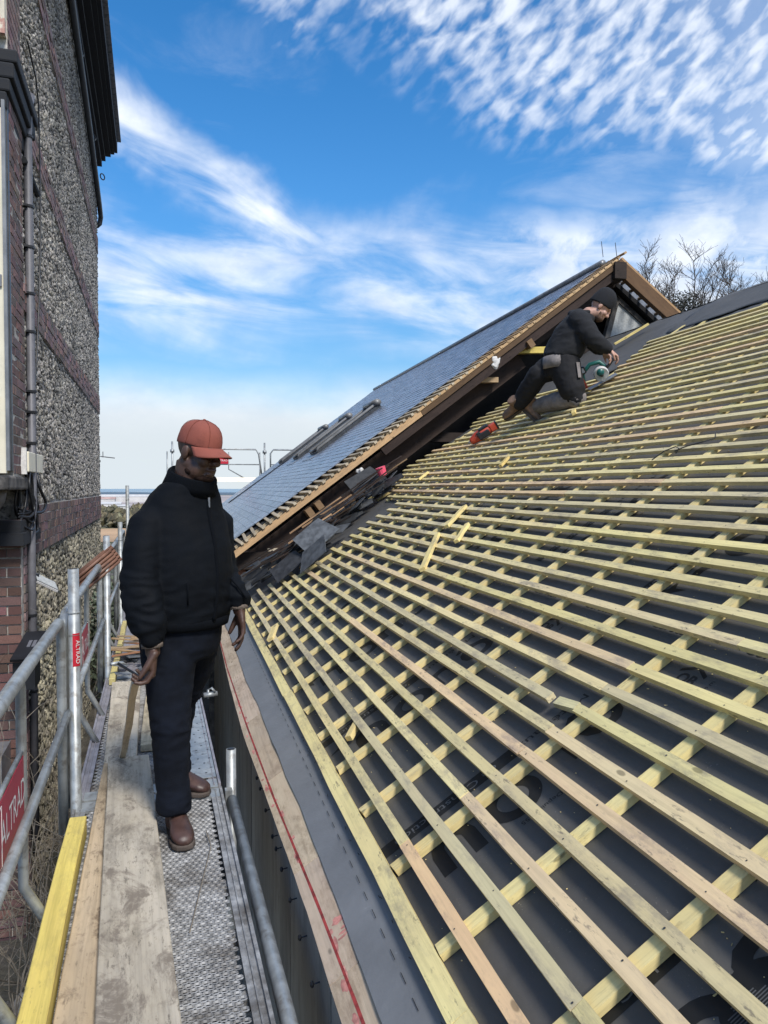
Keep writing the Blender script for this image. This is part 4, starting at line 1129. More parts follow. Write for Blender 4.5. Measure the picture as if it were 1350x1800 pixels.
# slates
sm_ = []
for k in range(4):
    m = MB(); m.box((0, 0, 0), (.30, .215, .0055)); mm_ = m.mesh('slate', 'slateobj'); sm_.append(mm_)
EDGE0 = [(-.3, 1.05), (.3, 1.0), (1.2, .78), (2.5, .62), (4.2, .50), (6.8, .42)]
BVs, BFs, BCs = [], [], []; off = 0; cnt = 0
rows = int(SL / .1215)
cube = np.array([(-.15, -.1075, -.003), (.15, -.1075, -.003), (.15, .1075, -.003), (-.15, .1075, -.003), (-.15, -.1075, .003), (.15, -.1075, .003), (.15, .1075, .003), (-.15, .1075, .003)])
cf = [(3, 2, 1, 0), (4, 5, 6, 7), (0, 1, 5, 4), (1, 2, 6, 5), (2, 3, 7, 6), (3, 0, 4, 7)]
tilt = Matrix.Rotation(R(1.6), 3, 'Y')
Rm = np.array([[gs.x, gy_.x, gn.x], [gs.y, gy_.y, gn.y], [gs.z, gy_.z, gn.z]])
for r in range(rows):
    s = .10 + r * .1215
    e0 = lerp(EDGE0, s)
    y = e0 + (.11 if r % 2 else 0)
    while y < GL - .1:
        c = GP(s + rnd(-.003, .003), y + .1075, .008 + rnd(-.001, .0015))
        b = rnd(.72, 1.25); tn = (b * rnd(.95, 1.03), b, b * rnd(.98, 1.08))
        if cnt < 290 and y < e0 + 1.3 and s < 3.4:
            M4 = GM @ frame(c, gs, gy_, gn) @ Matrix.Rotation(R(1.8), 4, 'Y') @ Matrix.Rotation(rnd(-.012, .012), 4, 'Z')
            inst(sm_[cnt % 4], 'slate', wing, M4, tn); cnt += 1
        else:
            q = cube.copy(); q[:, 2] += -q[:, 0] * .032
            BVs.append(q @ Rm.T + np.array(c)); BFs += [tuple(i + off for i in f) for f in cf]; off += 8; BCs.append(np.tile(np.array(tn), (8, 1)))
        y += .219
m = MB(); m.v = [tuple(p) for p in np.concatenate(BVs)]; m.f = BFs; m.c = np.concatenate(BCs)
o = m.build('slating', 'slate', wing, False, GM); tag(o, kind='stuff')
# boarding under slates, far slope, ends
m = MB(); m.hexa([GP(-.02, .62, -.05), GP(SL, .40, -.05), GP(SL, GL, -.05), GP(-.02, GL, -.05), GP(-.02, .62, -.028), GP(SL, .40, -.028), GP(SL, GL, -.028), GP(-.02, GL, -.028)]); m.build('roof_boarding', 'nearblack', wing, False, GM)
m = MB(); m.hexa([GQ(0, .42, -.05), GQ(SL, .42, -.05), GQ(SL, GL, -.05), GQ(0, GL, -.05), GQ(0, .42, 0.01), GQ(SL, .42, .01), GQ(SL, GL, .01), GQ(0, GL, .01)]); m.build('rear_slope', 'slateobj', wing, False, GM)
m = MB(); m.hexa([GQ(0, .40, -.12), GQ(SL - .2, .40, -.12), GQ(SL - .2, 1.1, -.12), GQ(0, 1.1, -.12), GQ(0, .40, -.06), GQ(SL - .2, .40, -.06), GQ(SL - .2, 1.1, -.06), GQ(0, 1.1, -.06)]); m.build('roof_boarding', 'nearblack', wing, False, GM)  # underside of the far slope, its shade put into the black colour
m = MB(); m.tube([GP(SL, .4, .03), GP(SL, GL, .03)], .05, 8); m.build('ridge_capping', 'zinc', wing, True, GM)
m = MB(); m.prism([GP(-.2, GL, -.06), GP(SL, GL, -.06), GQ(-.2, GL, -.06)], (0, .2, 0)); m.build('rear_gable', 'oldslate', wing, False, GM)
m = MB(); m.span(.25, .55, .95, GL, -3.3, .12); m.build('eave_masonry', 'stone', wing, False, GM)
m = MB(); m.tube([GP(-.05, .9, -.03), GP(-.05, GL, -.03)], .06, 8); m.build('gutter', 'zinc', wing, True, GM)
# overhanging battens of the verge, near slope
for r in range(rows + 1):
    s = .10 + r * .1215
    e0 = lerp(EDGE0, s) + .25
    L = e0 + .035
    o = stick(L, .040, .028, 3, .003, .006).build('verge_batten', 'oldbatten' if s < 4.2 else 'verge', wing, color=tuple(q * kk for kk in [rnd(.8, 1.15)] for q in (1, .98, .93)))
    o.matrix_local = GM @ frame(GP(s + rnd(-.012, .012), L / 2 - .035, -.012), (0, -1, 0), gs, gn) @ Matrix.Rotation(rnd(-.03, .03), 4, 'Z')
# counter laths under them, just behind the verge
for (y, w) in ((.28, .035), (.5, .035)):
    o = stick(SL - .05, w, .02, 8).build('counter_batten', 'oldbatten', wing, color=(.9, .85, .75)); o.matrix_local = GM @ frame(GP(SL / 2, y, -.037), gs, gy_, gs.cross(gy_))
# barge boards
def rafter(s0, s1, y, w, h, top, name, mat, tint=(1, 1, 1), far=False):
    f = GQ if far else GP
    a, b = f(s0, y, top - h / 2), f(s1, y, top - h / 2)
    x = (b - a).normalized(); z = (Vector((SQ, 0, CQ)) if far else gn); yv = z.cross(x)
    o = stick((b - a).length, w, h, 8, .003, .004).build(name, mat, wing, color=tint); o.matrix_local = GM @ frame((a + b) / 2, x, yv, z); return o
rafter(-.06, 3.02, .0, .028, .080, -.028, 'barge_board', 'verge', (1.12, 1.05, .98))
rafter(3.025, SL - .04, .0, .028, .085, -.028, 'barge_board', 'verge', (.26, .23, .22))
rafter(-.06, 3.4, .034, .03, .05, -.03, 'barge_fillet', 'verge', (1.2, 1.15, 1.05))
rafter(3.0, SL - .04, -.012, .03, .032, -.006, 'barge_fillet', 'verge', (1.15, 1.1, 1.0))
rafter(2.3, SL - .03, .05, .07, .13, -.10, 'verge_rafter', 'beam', (1.2, 1.1, 1.1))
rafter(-.05, 4.75, .36, .16, .28, -.19, 'principal_rafter', 'beam', (1.3, 1.2, 1.15))
rafter(4.4, SL, .36, .16, .24, -.10, 'principal_rafter', 'beam')
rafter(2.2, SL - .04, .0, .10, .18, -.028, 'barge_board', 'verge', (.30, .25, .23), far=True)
rafter(2.2, SL - .04, -.02, .05, .03, .002, 'barge_fillet', 'verge', (.95, .85, .75), far=True)
# see-through laths of the far slope overhang
for k in range(22):
    s = 2.8 + k * .175
    a = GQ(s, .20, -.012)
    o = stick(.46, .045, .022, 2).build('verge_batten', 'oldbatten', wing, color=(.55, .5, .48)); o.matrix_local = GM @ frame(a, (0, 1, 0), Vector((-CQ, 0, SQ)), Vector((SQ, 0, CQ)))
# gable infill: black sheet standing in for the attic's shade, pale triangular panel, post, tie beams
m = MB(); poly_ = [GP(-.1, 1.02, -.12), GP(SL, 1.02, -.12), GQ(.3, 1.02, -.12), Vector((2 * HS, 1.02, -3.2)), Vector((0, 1.02, -3.2))]; m.prism(poly_, (0, .12, 0)); m.build('gable_shade_sheet', 'nearblack', wing, False, GM)
def gpx(pts, y, d, name, mat):   # polygon given in gable metres
    m = MB(); m.prism([(x, y, z) for x, z in pts], (0, d, 0)); return m.build(name, mat, wing, False, GM)
gpx([(5.36, 2.76), (5.64, 3.56), (6.48, 2.94), (6.48, 2.60)], .52, .05, 'pale_panel', 'panel')
gpx([(5.29, 2.50), (5.61, 3.63), (5.67, 3.59), (5.38, 2.50)], .49, .10, 'panel_edge', 'stone')
gpx([(5.61, 3.63), (6.52, 2.94), (6.49, 2.88), (5.61, 3.54)], .49, .04, 'panel_edge', 'stone')
gpx([(5.06, 2.2), (5.06, 3.50), (5.24, 3.50), (5.24, 2.2)], .60, .16, 'king_post', 'beam')
gpx([(5.26, 3.70), (5.26, 3.93), (5.44, 3.93), (5.44, 3.70)], -.06, 1.0, 'ridge_beam', 'beam')
gpx([(2.35, 1.41), (2.35, 1.54), (4.6, 1.54), (4.6, 1.41)], .40, .14, 'tie_beam', 'beam')
gpx([(-.05, -.28), (-.05, -.06), (1.15, -.06), (1.15, -.28)], .18, .5, 'wall_plate', 'beam')
gpx([(.45, -.06), (.45, -.02), (.95, -.02), (.95, -.06)], .25, .4, 'plate_batten', 'oldbatten')
gpx([(-.04, -.60), (-.04, -.29), (.9, -.29), (.9, -.60)], .28, .35, 'terracotta_block', 'terracotta')
gpx([(-.3, -3.3), (-.3, -.61), (2.2, -.61), (2.2, -3.3)], .3, .5, 'gable_masonry', 'stone')
gpx([(1.62, .42), (1.55, .72), (1.63, .74), (1.74, .44)], .42, .06, 'strut', 'oldbatten')
gpx([(3.70, 2.62), (3.70, 2.70), (4.32, 2.74), (4.32, 2.65)], .12, .10, 'yellow_strut', 'yellowbeam')
gpx([(3.05, 2.20), (3.05, 2.27), (3.6, 2.29), (3.6, 2.22)], .12, .10, 'purlin_end', 'verge')
def stub(x, z, a, name='purlin_end', mat='verge'):
    m = MB(); m.box((x, .10, z), (.085, .26, .11), Matrix.Rotation(-a, 3, 'Y')); return m.build(name, mat, wing, False, GM, color=(.5, .45, .42))
for s in (1.05, 1.20, 4.86):
    p = GP(s, 0, -.22); stub(p.x, p.z, math.atan2(SQ, CQ))
for (x, z, k) in ((1.63, .98, .62), (3.53, 2.46, .95)):
    m = MB()
    for j in range(7): m.box((x + rnd(-.05, .05) * k, .02 + rnd(-.03, .03), z + rnd(-.07, .06) * k), (.07 * k, .06, .08 * k), Matrix.Rotation(rnd(-.7, .7), 3, 'Y'))
    fz = fuse(m, 'plaster_lump', 'whiteplaster', .012, wing, 1); fz.matrix_local = GM
for dx in (-.10, .12):
    m = MB(); m.tube([GP(SL, .2, .05) + Vector((dx, 0, 0)), GP(SL, .2, .05) + Vector((dx - .03, 0, .22))], .005, 5); m.build('ridge_wire', 'darkgrey', wing, False, GM)
# lead strip near the eave
m = MB(); m.hexa([GP(.55, 12.0, .02), GP(2.55, 11.4, .02), GP(2.62, 11.5, .02), GP(.62, 12.2, .02), GP(.55, 12.0, .04), GP(2.55, 11.4, .04), GP(2.62, 11.5, .04), GP(.62, 12.2, .04)]); m.build('lead_strip', 'darkgrey', wing, False, GM)
# roof windows with roller shutters
def roof_window(y, label):
    w = empty('roof_window', label=label, cat='roof window', group='shuttered roof windows on the slates')
    y0, y1, s0, s1 = y, y + 1.0, 2.4, 4.0
    m = MB(); m.hexa([GP(s0, y0, .012), GP(s1, y0, .012), GP(s1, y1, .012), GP(s0, y1, .012), GP(s0, y0, .075), GP(s1, y0, .075), GP(s1, y1, .075), GP(s0, y1, .075)]); m.build('frame', 'darkgrey', w, False, GM)
    m = MB(); m.hexa([GP(s0 + .1, y0 + .1, .075), GP(s1 - .1, y0 + .1, .075), GP(s1 - .1, y1 - .1, .075), GP(s0 + .1, y1 - .1, .075), GP(s0 + .1, y0 + .1, .08), GP(s1 - .1, y0 + .1, .08), GP(s1 - .1, y1 - .1, .08), GP(s0 + .1, y1 - .1, .08)]); m.build('pane', 'glass', w, False, GM)
    m = MB(); m.tube([GP(s1 - .02, y0 - .03, .13), GP(s1 - .02, y1 + .03, .13)], [(.065, .08)] * 2, 14, ref=(0, 0, 1)); m.build('shutter_box', 'shutter', w, True, GM)
    for yy in (y0 + .03, y1 - .03):
        m = MB(); m.tube([GP(s0 + .02, yy, .075), GP(s0 + .06, yy, .10), GP(s1 - .05, yy, .115)], [(.018, .018), (.028, .026), (.032, .030)], 10, dome=True); m.build('shutter_rail', 'shutter', w, True, GM)
    m = MB(); m.tube([GP(s0 + .03, y0 + .03, .085), GP(s0 + .0, y0 + .5, .085), GP(s0 + .03, y1 - .03, .085)], .028, 8); m.build('bottom_bar', 'darkgrey', w, True, GM)
    m = MB(); m.hexa([GP(s0 - .22, y0 - .1, .018), GP(s0, y0 - .1, .018), GP(s0, y1 + .1, .018), GP(s0 - .22, y1 + .1, .018), GP(s0 - .22, y0 - .1, .024), GP(s0, y0 - .1, .024), GP(s0, y1 + .1, .024), GP(s0 - .22, y1 + .1, .024)]); m.build('lead_apron', 'zinc', w, False, GM)
roof_window(5.3, 'nearest roof window with raised taupe shutter rails')
roof_window(8.2, 'middle roof window between the other two on the slates')
roof_window(11.6, 'farthest roof window close to the end of the slate roof')
# ------------------------------------------------------------------ heap of old slates and laths along the abutment
HG = 'old slates and laths heaped along the gable'
for k in range(90):
    t_ = k / 90; s = .15 + 2.1 * t_ + rnd(-.08, .08); y = 8.45 + .55 * t_ + rnd(-.30, .25) - (.5 if .25 < t_ < .5 else 0)
    F = frame(RP(s, y, .015 + rnd(0, .24) * (1 - abs(2 * t_ - .9) * .6)), ES, EY, ES.cross(EY)) @ Matrix.Rotation(rnd(-.5, .5), 4, 'Z') @ Matrix.Rotation(rnd(-.2, .75), 4, 'X') @ Matrix.Rotation(rnd(-.3, .3), 4, 'Y')
    plate(shard(rnd(.28, .45), rnd(.13, .22)), .006, 'old_slate', 'oldslate', F, 'dark old slate in the %s of the heap along the gable' % ('low end' if t_ < .36 else ('middle' if t_ < .7 else 'upper end')), 'slate', HG, tuple([rnd(.25, .75)] * 3))
for k in range(34):
    t_ = rnd(0, 1); s = .25 + 1.9 * t_; y = 8.4 + .5 * t_ + rnd(-.3, .2) - (.4 if .2 < t_ < .5 else 0); L = rnd(.35, .9)
    o = stick(L, rnd(.018, .035), .012, 3, .003, .006).build('old_lath', 'beam' if k % 5 else 'verge', None, color=random.choice([(.8, .7, .65), (.5, .48, .45), (1.1, .95, .85)]))
    o.matrix_local = frame(RP(s, y, .10 + rnd(0, .20)), ES, EY, ES.cross(EY)) @ Matrix.Rotation(rnd(-.22, .30), 4, 'Z') @ Matrix.Rotation(rnd(-.1, .1), 4, 'Y')
    tag(o, 'dark old lath in the %s of the heap along the gable' % ('low end' if t_ < .36 else ('middle' if t_ < .7 else 'upper end')), 'lath', HG)
def bigslate(s, y, L, w, rz, rx, ry, h, label, tint):
    F = frame(RP(s, y, h), ES, EY, ES.cross(EY)) @ Matrix.Rotation(rz, 4, 'Z') @ Matrix.Rotation(rx, 4, 'X') @ Matrix.Rotation(ry, 4, 'Y')
    plate([(-L / 2, -w / 2), (L / 2, -w / 2 * .9), (L / 2 * .92, w / 2), (-L / 2 * .8, w / 2)], .007, 'old_slate', 'oldslate', F, label, 'slate', HG, tint)
bigslate(.95, 7.72, .42, .36, .25, .55, -.1, .20, 'large grey slate lying on top, at the lower end of the heap', (1.25, 1.28, 1.32))
bigslate(.80, 7.35, .36, .30, -.45, .40, -.2, .12, 'pale scratched slate nearest the battens at the foot of the heap', (1.0, 1.03, 1.08))
bigslate(.55, 7.75, .38, .30, .1, .35, -.1, .10, 'black slate slipping off the left foot of the heap', (.45, .45, .48))
bigslate(1.95, 9.0, .48, .30, .2, .8, .1, .24, 'black slate standing on edge at the upper end of the heap', (.34, .33, .32))
# ------------------------------------------------------------------ far scaffold guard rail beyond the wing
fr = empty('far_guardrail', label='distant grey guardrail with small red sign behind the man', cat='guardrail')
Y = 26.0
KF = 26 / 16
def ftube(pts, r, nm, mat='galv'):
    m = MB(); m.tube([Vector((x * KF, Y, 1.465 + (z - 1.465) * KF)) for x, z in pts], r * 1.35, 8); m.build(nm, mat, fr, True)
for x in (-.14, 1.70, 3.2):
    ftube([(x, 1.2), (x, 2.40)], .022, 'upright'); ftube([(x, 2.18), (x, 2.24)], .05, 'clamp')
    ftube([(x - .10, 1.3), (x - .10, 2.2)], .016, 'upright')
for a, b in ((.05, 1.58), (1.82, 3.1)):
    ftube([(a, 1.75), (a, 2.18), (a + .06, 2.26), (b - .06, 2.26), (b, 2.16), (b + .06, 1.72)], .02, 'rail_hoop')
    ftube([(a, 1.95), (b + .02, 1.95)], .014, 'mid_rail')
ftube([(.97, 2.2), (.97, 1.85), (1.32, 1.65)], .014, 'brace')
m = MB(); m.span(-.4, 5.5, Y - .02, Y + .02, 1.68, 1.82); m.build('toe_board', 'panelwood', fr, color=(5, 5, 4.8))
m = MB(); m.span(1.17, 1.56, Y - .055, Y - .05, 2.27, 2.48); sp = m.build('sign_panel', 'signred', fr)
text('ALTRAD', 'lettering', 'white', .09, frame((1.365, Y - .057, 2.375), (1, 0, 0), (0, 0, 1), (0, -1, 0)), sp)
# ================================================================== land, sea and vegetation
def ground_h(x, y):
    d = math.hypot(x, y - 4)
    k = min(max((d - 26) / 330, 0), 1); k = k * k * (3 - 2 * k)
    return -2.3 - 33.7 * k + .12 * noise.noise(Vector((x * .5, y * .5, 0))) * (1 - k)
rad = [0, 1.5, 3, 4.5, 6, 8, 10, 13, 17, 22, 30, 45, 70, 100, 150, 210, 280, 360, 500, 900, 2000, 5000, 12000, 40000]
seg = 64; vs = [(0, 4, ground_h(0, 4))]; fs = []
for r in rad[1:]:
    for k in range(seg):
        a = 2 * math.pi * k / seg; x, y = r * math.sin(a), 4 + r * math.cos(a); vs.append((x, y, ground_h(x, y)))
for k in range(seg): fs.append((0, 1 + (k + 1) % seg, 1 + k))
for i in range(len(rad) - 2):
    for k in range(seg):
        a = 1 + i * seg; fs.append((a + k, a + (k + 1) % seg, a + seg + (k + 1) % seg, a + seg + k))
MAT['land'] = M('winter_land', (.15, .135, .085), .95, var=.35, vs=.02, bump=0, dirt=(.085, .10, .045), dscale=.006, dlo=.45, dhi=.6)
m = MB(); m.add(vs, fs); o = m.build('ground', 'land', smooth=True); tag(o, kind='structure')
o.data.materials.append(MAT['soil'])
for p in o.data.polygons:
    if (Vector(p.center) - Vector((0, 4, -2.3))).length < 45: p.material_index = 1
def quad(name, pts, mat, kind='structure'):
    m = MB(); m.add(pts, [tuple(range(len(pts)))]); o = m.build(name, mat); tag(o, kind=kind); return o
MAT['sea'] = M('sea_water', (.08, .17, .24), .25, var=.1, vs=.001, bump=0)
MAT['field'] = M('ploughed_field', (.42, .27, .15), .95, var=.2, vs=.01, bump=0, stretch=(.3, 1, 1))
MAT['wood'] = M('winter_wood', (.115, .10, .062), .95, var=.5, vs=.06, bump=0, attr=True)
MAT['hill'] = M('far_hills', (.085, .125, .16), .95, var=.2, vs=.002, bump=0)
MAT['shed'] = M('pale_shed', (.52, .51, .49), .7, var=.12, vs=.05, bump=0)
MAT['shedroof'] = M('pink_tile_roof', (.44, .30, .26), .8, var=.2, vs=.05, bump=0)
MAT['quay'] = M('harbour_quay', (.36, .31, .29), .9, var=.3, vs=.01, bump=0, stretch=(.2, 1, 1))
quad('sea', [(-30000, 5200, -35.6), (30000, 5200, -35.6), (30000, 39000, -35.4), (-30000, 39000, -35.4)], 'sea')
quad('harbour_ground', [(-2500, 1450, -35.7), (3000, 1450, -35.7), (3000, 4000, -35.7), (-2500, 4000, -35.7)], 'quay')
quad('field', [(-260, 560, -35.6), (400, 560, -35.6), (420, 745, -35.6), (-270, 745, -35.6)], 'field')
# low coast strip
m = MB(); n = 80; vv = []
for i in range(n + 1):
    x = -5000 + 10000 * i / n; h = 12 + 8 * noise.noise(Vector((i * .31, 0, 0)))
    vv += [(x, 4300, -36), (x, 4700, -36 + h), (x, 5100, -36)]
m.add(vv, [(3 * i + a, 3 * i + 3 + a, 3 * i + 4 + a, 3 * i + 1 + a) for i in range(n) for a in (0, 1)]); o = m.build('hills', 'hill'); tag(o, kind='structure')
# winter woodland beyond the field (one mass)
m = MB(); m.c = []
for k in range(900):
    y = 760 + 600 * random.random() ** 1.6; x = rnd(-330, 150) * y / 900 + 40
    r = rnd(5, 11); h = rnd(6, 13); n = 6
    for q in range(3):
        cx, cy, cz = x + rnd(-r, r) * .5, y + rnd(-r, r) * .5, -36 + h * rnd(.4, .8)
        b = rnd(.5, 1.6); o_ = len(m.v)
        vsx = [(cx, cy, cz + h * .45)] + [(cx + r * .6 * rnd(.6, 1.2) * math.cos(6.283 * i / n), cy + r * .6 * math.sin(6.283 * i / n), cz + rnd(-2, 2)) for i in range(n)] + [(cx, cy, cz - h * .5)]
        m.add(vsx, [(0, 1 + i, 1 + (i + 1) % n) for i in range(n)] + [(n + 1, 1 + (i + 1) % n, 1 + i) for i in range(n)])
        m.c += [(b * rnd(.9, 1.1), b, b * rnd(.8, 1))] * len(vsx)
o = m.build('woodland', 'wood'); tag(o, kind='stuff')
# harbour sheds
descr = ['long white shed on the harbour front seen left of the man', 'pale shed with pinkish roof in the harbour haze', 'low white warehouse at the water side', 'wide bright harbour hall behind the wood',
         'small white house at the edge of the wood', 'white tank building farther along the quay', 'distant pale silo block near the sea', 'grey-white warehouse in the middle of the port', 'white shed beside the crane foot']
spots = [(-150, 1500, 90, 12, 0), (10, 1650, 120, 14, 1), (-330, 1750, 140, 12, 0), (-140, 2200, 180, 20, 0), (-96, 1400, 22, 9, 0), (-420, 2500, 200, 18, 0), (60, 2600, 90, 34, 0), (-230, 1950, 160, 16, 1), (-215, 1480, 40, 16, 0)]
for (x, y, w, h, rt_), d in zip(spots, descr):
    e = empty('harbour_shed', (x, y, -35.7), d, 'shed', 'sheds around the harbour')
    m = MB(); m.span(-w / 2, w / 2, -18, 18, 0, h * .7); m.build('wall', 'shed', e)
    m = MB(); m.prism([(-w / 2 - 1, -19, h * .7), (-w / 2 - 1, 19, h * .7), (-w / 2 - 1, 0, h)], (w + 2, 0, 0)); m.build('roof', 'shedroof' if rt_ else 'shed', e)
cr = empty('harbour_crane', (-262, 2000, -35.7), 'pale harbour crane with slanting jib above the port', 'crane')
m = MB(); m.tube([(-12, 0, 0), (-12, 0, 26)], 4, 8); m.span(-20, -2, -6, 6, 22, 34); m.build('tower', 'shed', cr)
m = MB(); m.tube([(-8, 0, 30), (34, 0, 74)], 1.6, 6); m.tube([(-10, 0, 36), (34, 0, 74)], .5, 5); m.tube([(34, 0, 74), (52, 0, 68)], .9, 5); m.build('jib', 'shed', cr)
# low roofs just beyond the garden
e = empty('white_roofed_hall', (-46, 340, -30), 'bright white flat roof below the brown field', 'building')
m = MB(); m.span(-60, 60, -40, 40, -6, 3.2); m.build('wall', 'shed', e); m = MB(); m.span(-61, 61, -41, 41, 3.2, 3.8); m.build('roof', 'white', e)
# hedge and garden greenery between
def leaves(mb, c, r, n, sz, sq=1.0):
    for k in range(n):
        while True:
            p = Vector((rnd(-1, 1), rnd(-1, 1), rnd(-1, 1)))
            if .25 < p.length < 1: break
        p = Vector((p.x * r[0], p.y * r[1], p.z * r[2])) + Vector(c)
        a = Vector((rnd(-1, 1), rnd(-1, 1), rnd(-1, 1))).normalized() * sz * rnd(.6, 1.3); b = a.cross(Vector((rnd(-1, 1), rnd(-1, 1), rnd(-1, 1)))).normalized() * sz * .5 * rnd(.6, 1.2)
        mb.add([p - a, p + b, p + a, p - b], [(0, 1, 2, 3)])
for (x, y, z, r, lab) in ((-3.2, 22, -1.2, (2.2, 1.5, 1.6), 'grey-green hedge bush beyond the end of the house wall'), (-2.2, 17.5, -1.5, (1.2, 1.2, 1.2), 'low evergreen bush below the far end of the walkway'), (-.9, 14.0, -1.2, (.8, .9, 1.2), 'ivy-leaved bush right behind the far posts')):
    sb = empty('garden_bush', (x, y, -2.3), lab, 'bush', 'bushes beyond the walkway end')
    m = MB(); leaves(m, (0, 0, z + 2.3), r, 2600, .07); m.build('foliage', 'ivy', sb)
    m = MB()
    for k in range(9): m.tube([(0, 0, 0), (rnd(-.5, .5) * r[0], rnd(-.5, .5) * r[1], (z + 2.3) * .7), (rnd(-.8, .8) * r[0], rnd(-.8, .8) * r[1], (z + 2.3) + r[2] * rnd(.3, .9))], [.05, .03, .01], 5)
    m.build('stems', 'bark', sb)
# bare trees behind the roof ridge
def tree(x, y, base, H, seed, label, half=1.6, n_stem=13, bush=False):
    rs = random.Random(seed); t_ = empty('bare_tree', (x, y, base), label, 'tree', 'bare winter trees behind the roofs')
    tr, tw = MB(), MB(); h0 = H * .50
    tr.tube([(0, 0, 0), (rs.uniform(-.1, .1), 0, h0 * .5), (0, 0, h0)], [.17, .14, .11], 8, cap=False)
    def limb(p, d, L, r, lvl):
        n = 9 if lvl == 0 else (5 if lvl == 1 else 3); pts = [p]; q = p; dirs = [d]
        for i in range(n):
            d = (d + Vector((rs.gauss(0, .11), rs.gauss(0, .11), rs.gauss(0, .06) + (.05 if lvl else .02)))).normalized()
            q = q + d * (L / n); pts.append(q); dirs.append(d)
        (tr if lvl == 0 else tw).tube(pts, [max(r * (1 - .75 * i / n), .0045) for i in range(n + 1)], 5 if lvl == 0 else 3, cap=False)
        if lvl == 3: return
        for i in range(1 if lvl else 2, n + 1):
            for k in range((2, 2, 1)[lvl] if rs.random() < .55 else 1):
                sd = Vector((rs.uniform(-1, 1), rs.uniform(-1, 1), rs.uniform(-.1, .5))).normalized()
                nd = (dirs[i] * .8 + sd * .9).normalized(); f = 1 - .55 * i / n
                limb(pts[i], nd, (.95, .42, .17)[lvl] * rs.uniform(.55, 1.15) * (f if lvl == 0 else 1), (.014, .0075, .005)[lvl], lvl + 1)
    for k in range(n_stem):
        a = (k + .5) / n_stem * 2 - 1 + rs.uniform(-.08, .08); top = (H - h0) * (1 - .28 * a * a) * rs.uniform(.80, 1.0)
        end = Vector((a * half, rs.uniform(-.7, .7), top * .86)); L = end.length
        limb(Vector((a * .15, 0, h0 - rs.uniform(0, .5))), (end.normalized() + Vector((0, 0, -.05))).normalized(), L, .042, 0)
    tr.build('trunk', 'bark', t_, True); tw.build('crown', 'bark', t_)
    if bush:
        m = MB(); leaves(m, (-.25, 0, H - 2.75), (.62, .55, .55), 1500, .045); m.build('ivy_clump', 'leaf', t_)
tree(14.75, 20, -2.4, 11.95, 5, 'tallest bare tree with a dark ivy clump, behind the roof ridge', half=1.5, n_stem=13, bush=True)
tree(13.75, 20.6, -2.4, 11.6, 8, 'bare tree just right of the gable peak', half=.75, n_stem=8)
tree(16.55, 20.2, -2.4, 11.6, 21, 'bare tree at the right, lower than the tallest', half=1.0, n_stem=11)
# dry shrubs and rubble in the gap beside the house
def shrub(u, v, h, seed, label):
    rs = random.Random(seed); b = LP(v, u, -2.3); sh = empty('dry_shrub', b, label, 'shrub', 'leafless shrubs in the dark gap'); m = MB()
    def tw(p, d, L, r, lvl):
        pts = [p]; q = p; n = 5
        for i in range(n):
            d = (d + Vector((rs.gauss(0, .16), rs.gauss(0, .16), rs.gauss(0, .10) - .05 * i))).normalized(); q = q + d * L / n
            q.x = max(min(q.x, 0.30), -.85); pts.append(q)
        m.tube(pts, [r * (1 - .6 * i / n) for i in range(n + 1)], 4, cap=False)
        if lvl < 2:
            for k in range(3): tw(pts[rs.randint(1, n)], (d + Vector((rs.uniform(-1, 1), rs.uniform(-1, 1), rs.uniform(-.3, .6)))).normalized(), L * rs.uniform(.45, .75), r * .6, lvl + 1)
    for k in range(15): tw(Vector((rs.uniform(-.12, .12), rs.uniform(-.3, .3), 0)), Vector((rs.uniform(-.5, .5), rs.uniform(-.9, .9), rs.uniform(.5, 1.2))).normalized(), h * rs.uniform(.5, .9), .007, 0)
    m.build('branches', 'twig', sh, color=(rnd(.8, 1.25),) * 3)
for i, (u, v, h) in enumerate(((2.9, -.72, 1.5), (3.9, -.70, 1.9), (4.8, -.75, 2.2), (5.8, -.72, 2.0), (6.8, -.74, 1.9), (8.2, -.72, 1.9))):
    shrub(u, v, h, 40 + i, ('leafless shrub nearest the lower left corner', 'leafless shrub under the crimson sign', 'tall dry shrub behind the first post', 'dry shrub between the two posts', 'dry shrub at the foot of the flint wall', 'farthest dry shrub in the gap')[i])
m = MB(); m.c = []
for k in range(700):
    u, v = rnd(.6, 6), rnd(-1.6, -.3); bv, bf = random.choice(base_lumps); sc = rnd(.04, .16) * (1.5 if k % 9 == 0 else 1)
    rt3 = Matrix.Rotation(rnd(0, 6), 3, 'Z') @ Matrix.Rotation(rnd(-1.9, -1.2), 3, 'Y')
    P0 = LP(v, u, -2.27)
    m.add([rt3 @ Vector(q * sc) + P0 for q in bv], bf); b = rnd(.35, 1.1); m.c += [(b, b * .97, b * .9)] * len(bv)
o = m.build('ground_rubble', 'flint'); tag(o, kind='stuff')
# ================================================================== people
RT = Vector((math.cos(PSI), -math.sin(PSI), 0)); FWH = Vector((math.sin(PSI), math.cos(PSI), 0))
MAT['skin'] = M('dark_brown_skin', (.070, .036, .025), .5, var=.2, vs=30, bump=.08, bs=300)
MAT['handskin'] = MAT['skin']
MAT['paleskin'] = M('fair_skin', (.50, .29, .215), .5, var=.15, vs=25, bump=.05, bs=200)
MAT['jacket'] = M('black_nylon_jacket', (.0026, .0040, .0065), .8, var=.2, vs=8, bump=.25, bs=140, spec=.15)
MAT['rib'] = M('black_ribbed_knit', (.0028, .0040, .0062), .9, var=.2, vs=30, bump=.5, bs=90, stretch=(3, 3, .3), spec=.12)
MAT['jeans'] = M('dark_jeans', (.0060, .0080, .0135), .9, var=.35, vs=9, bump=.4, bs=320, dirt=(.025, .025, .028), dscale=9, dlo=.70, dhi=.9, spec=.15)
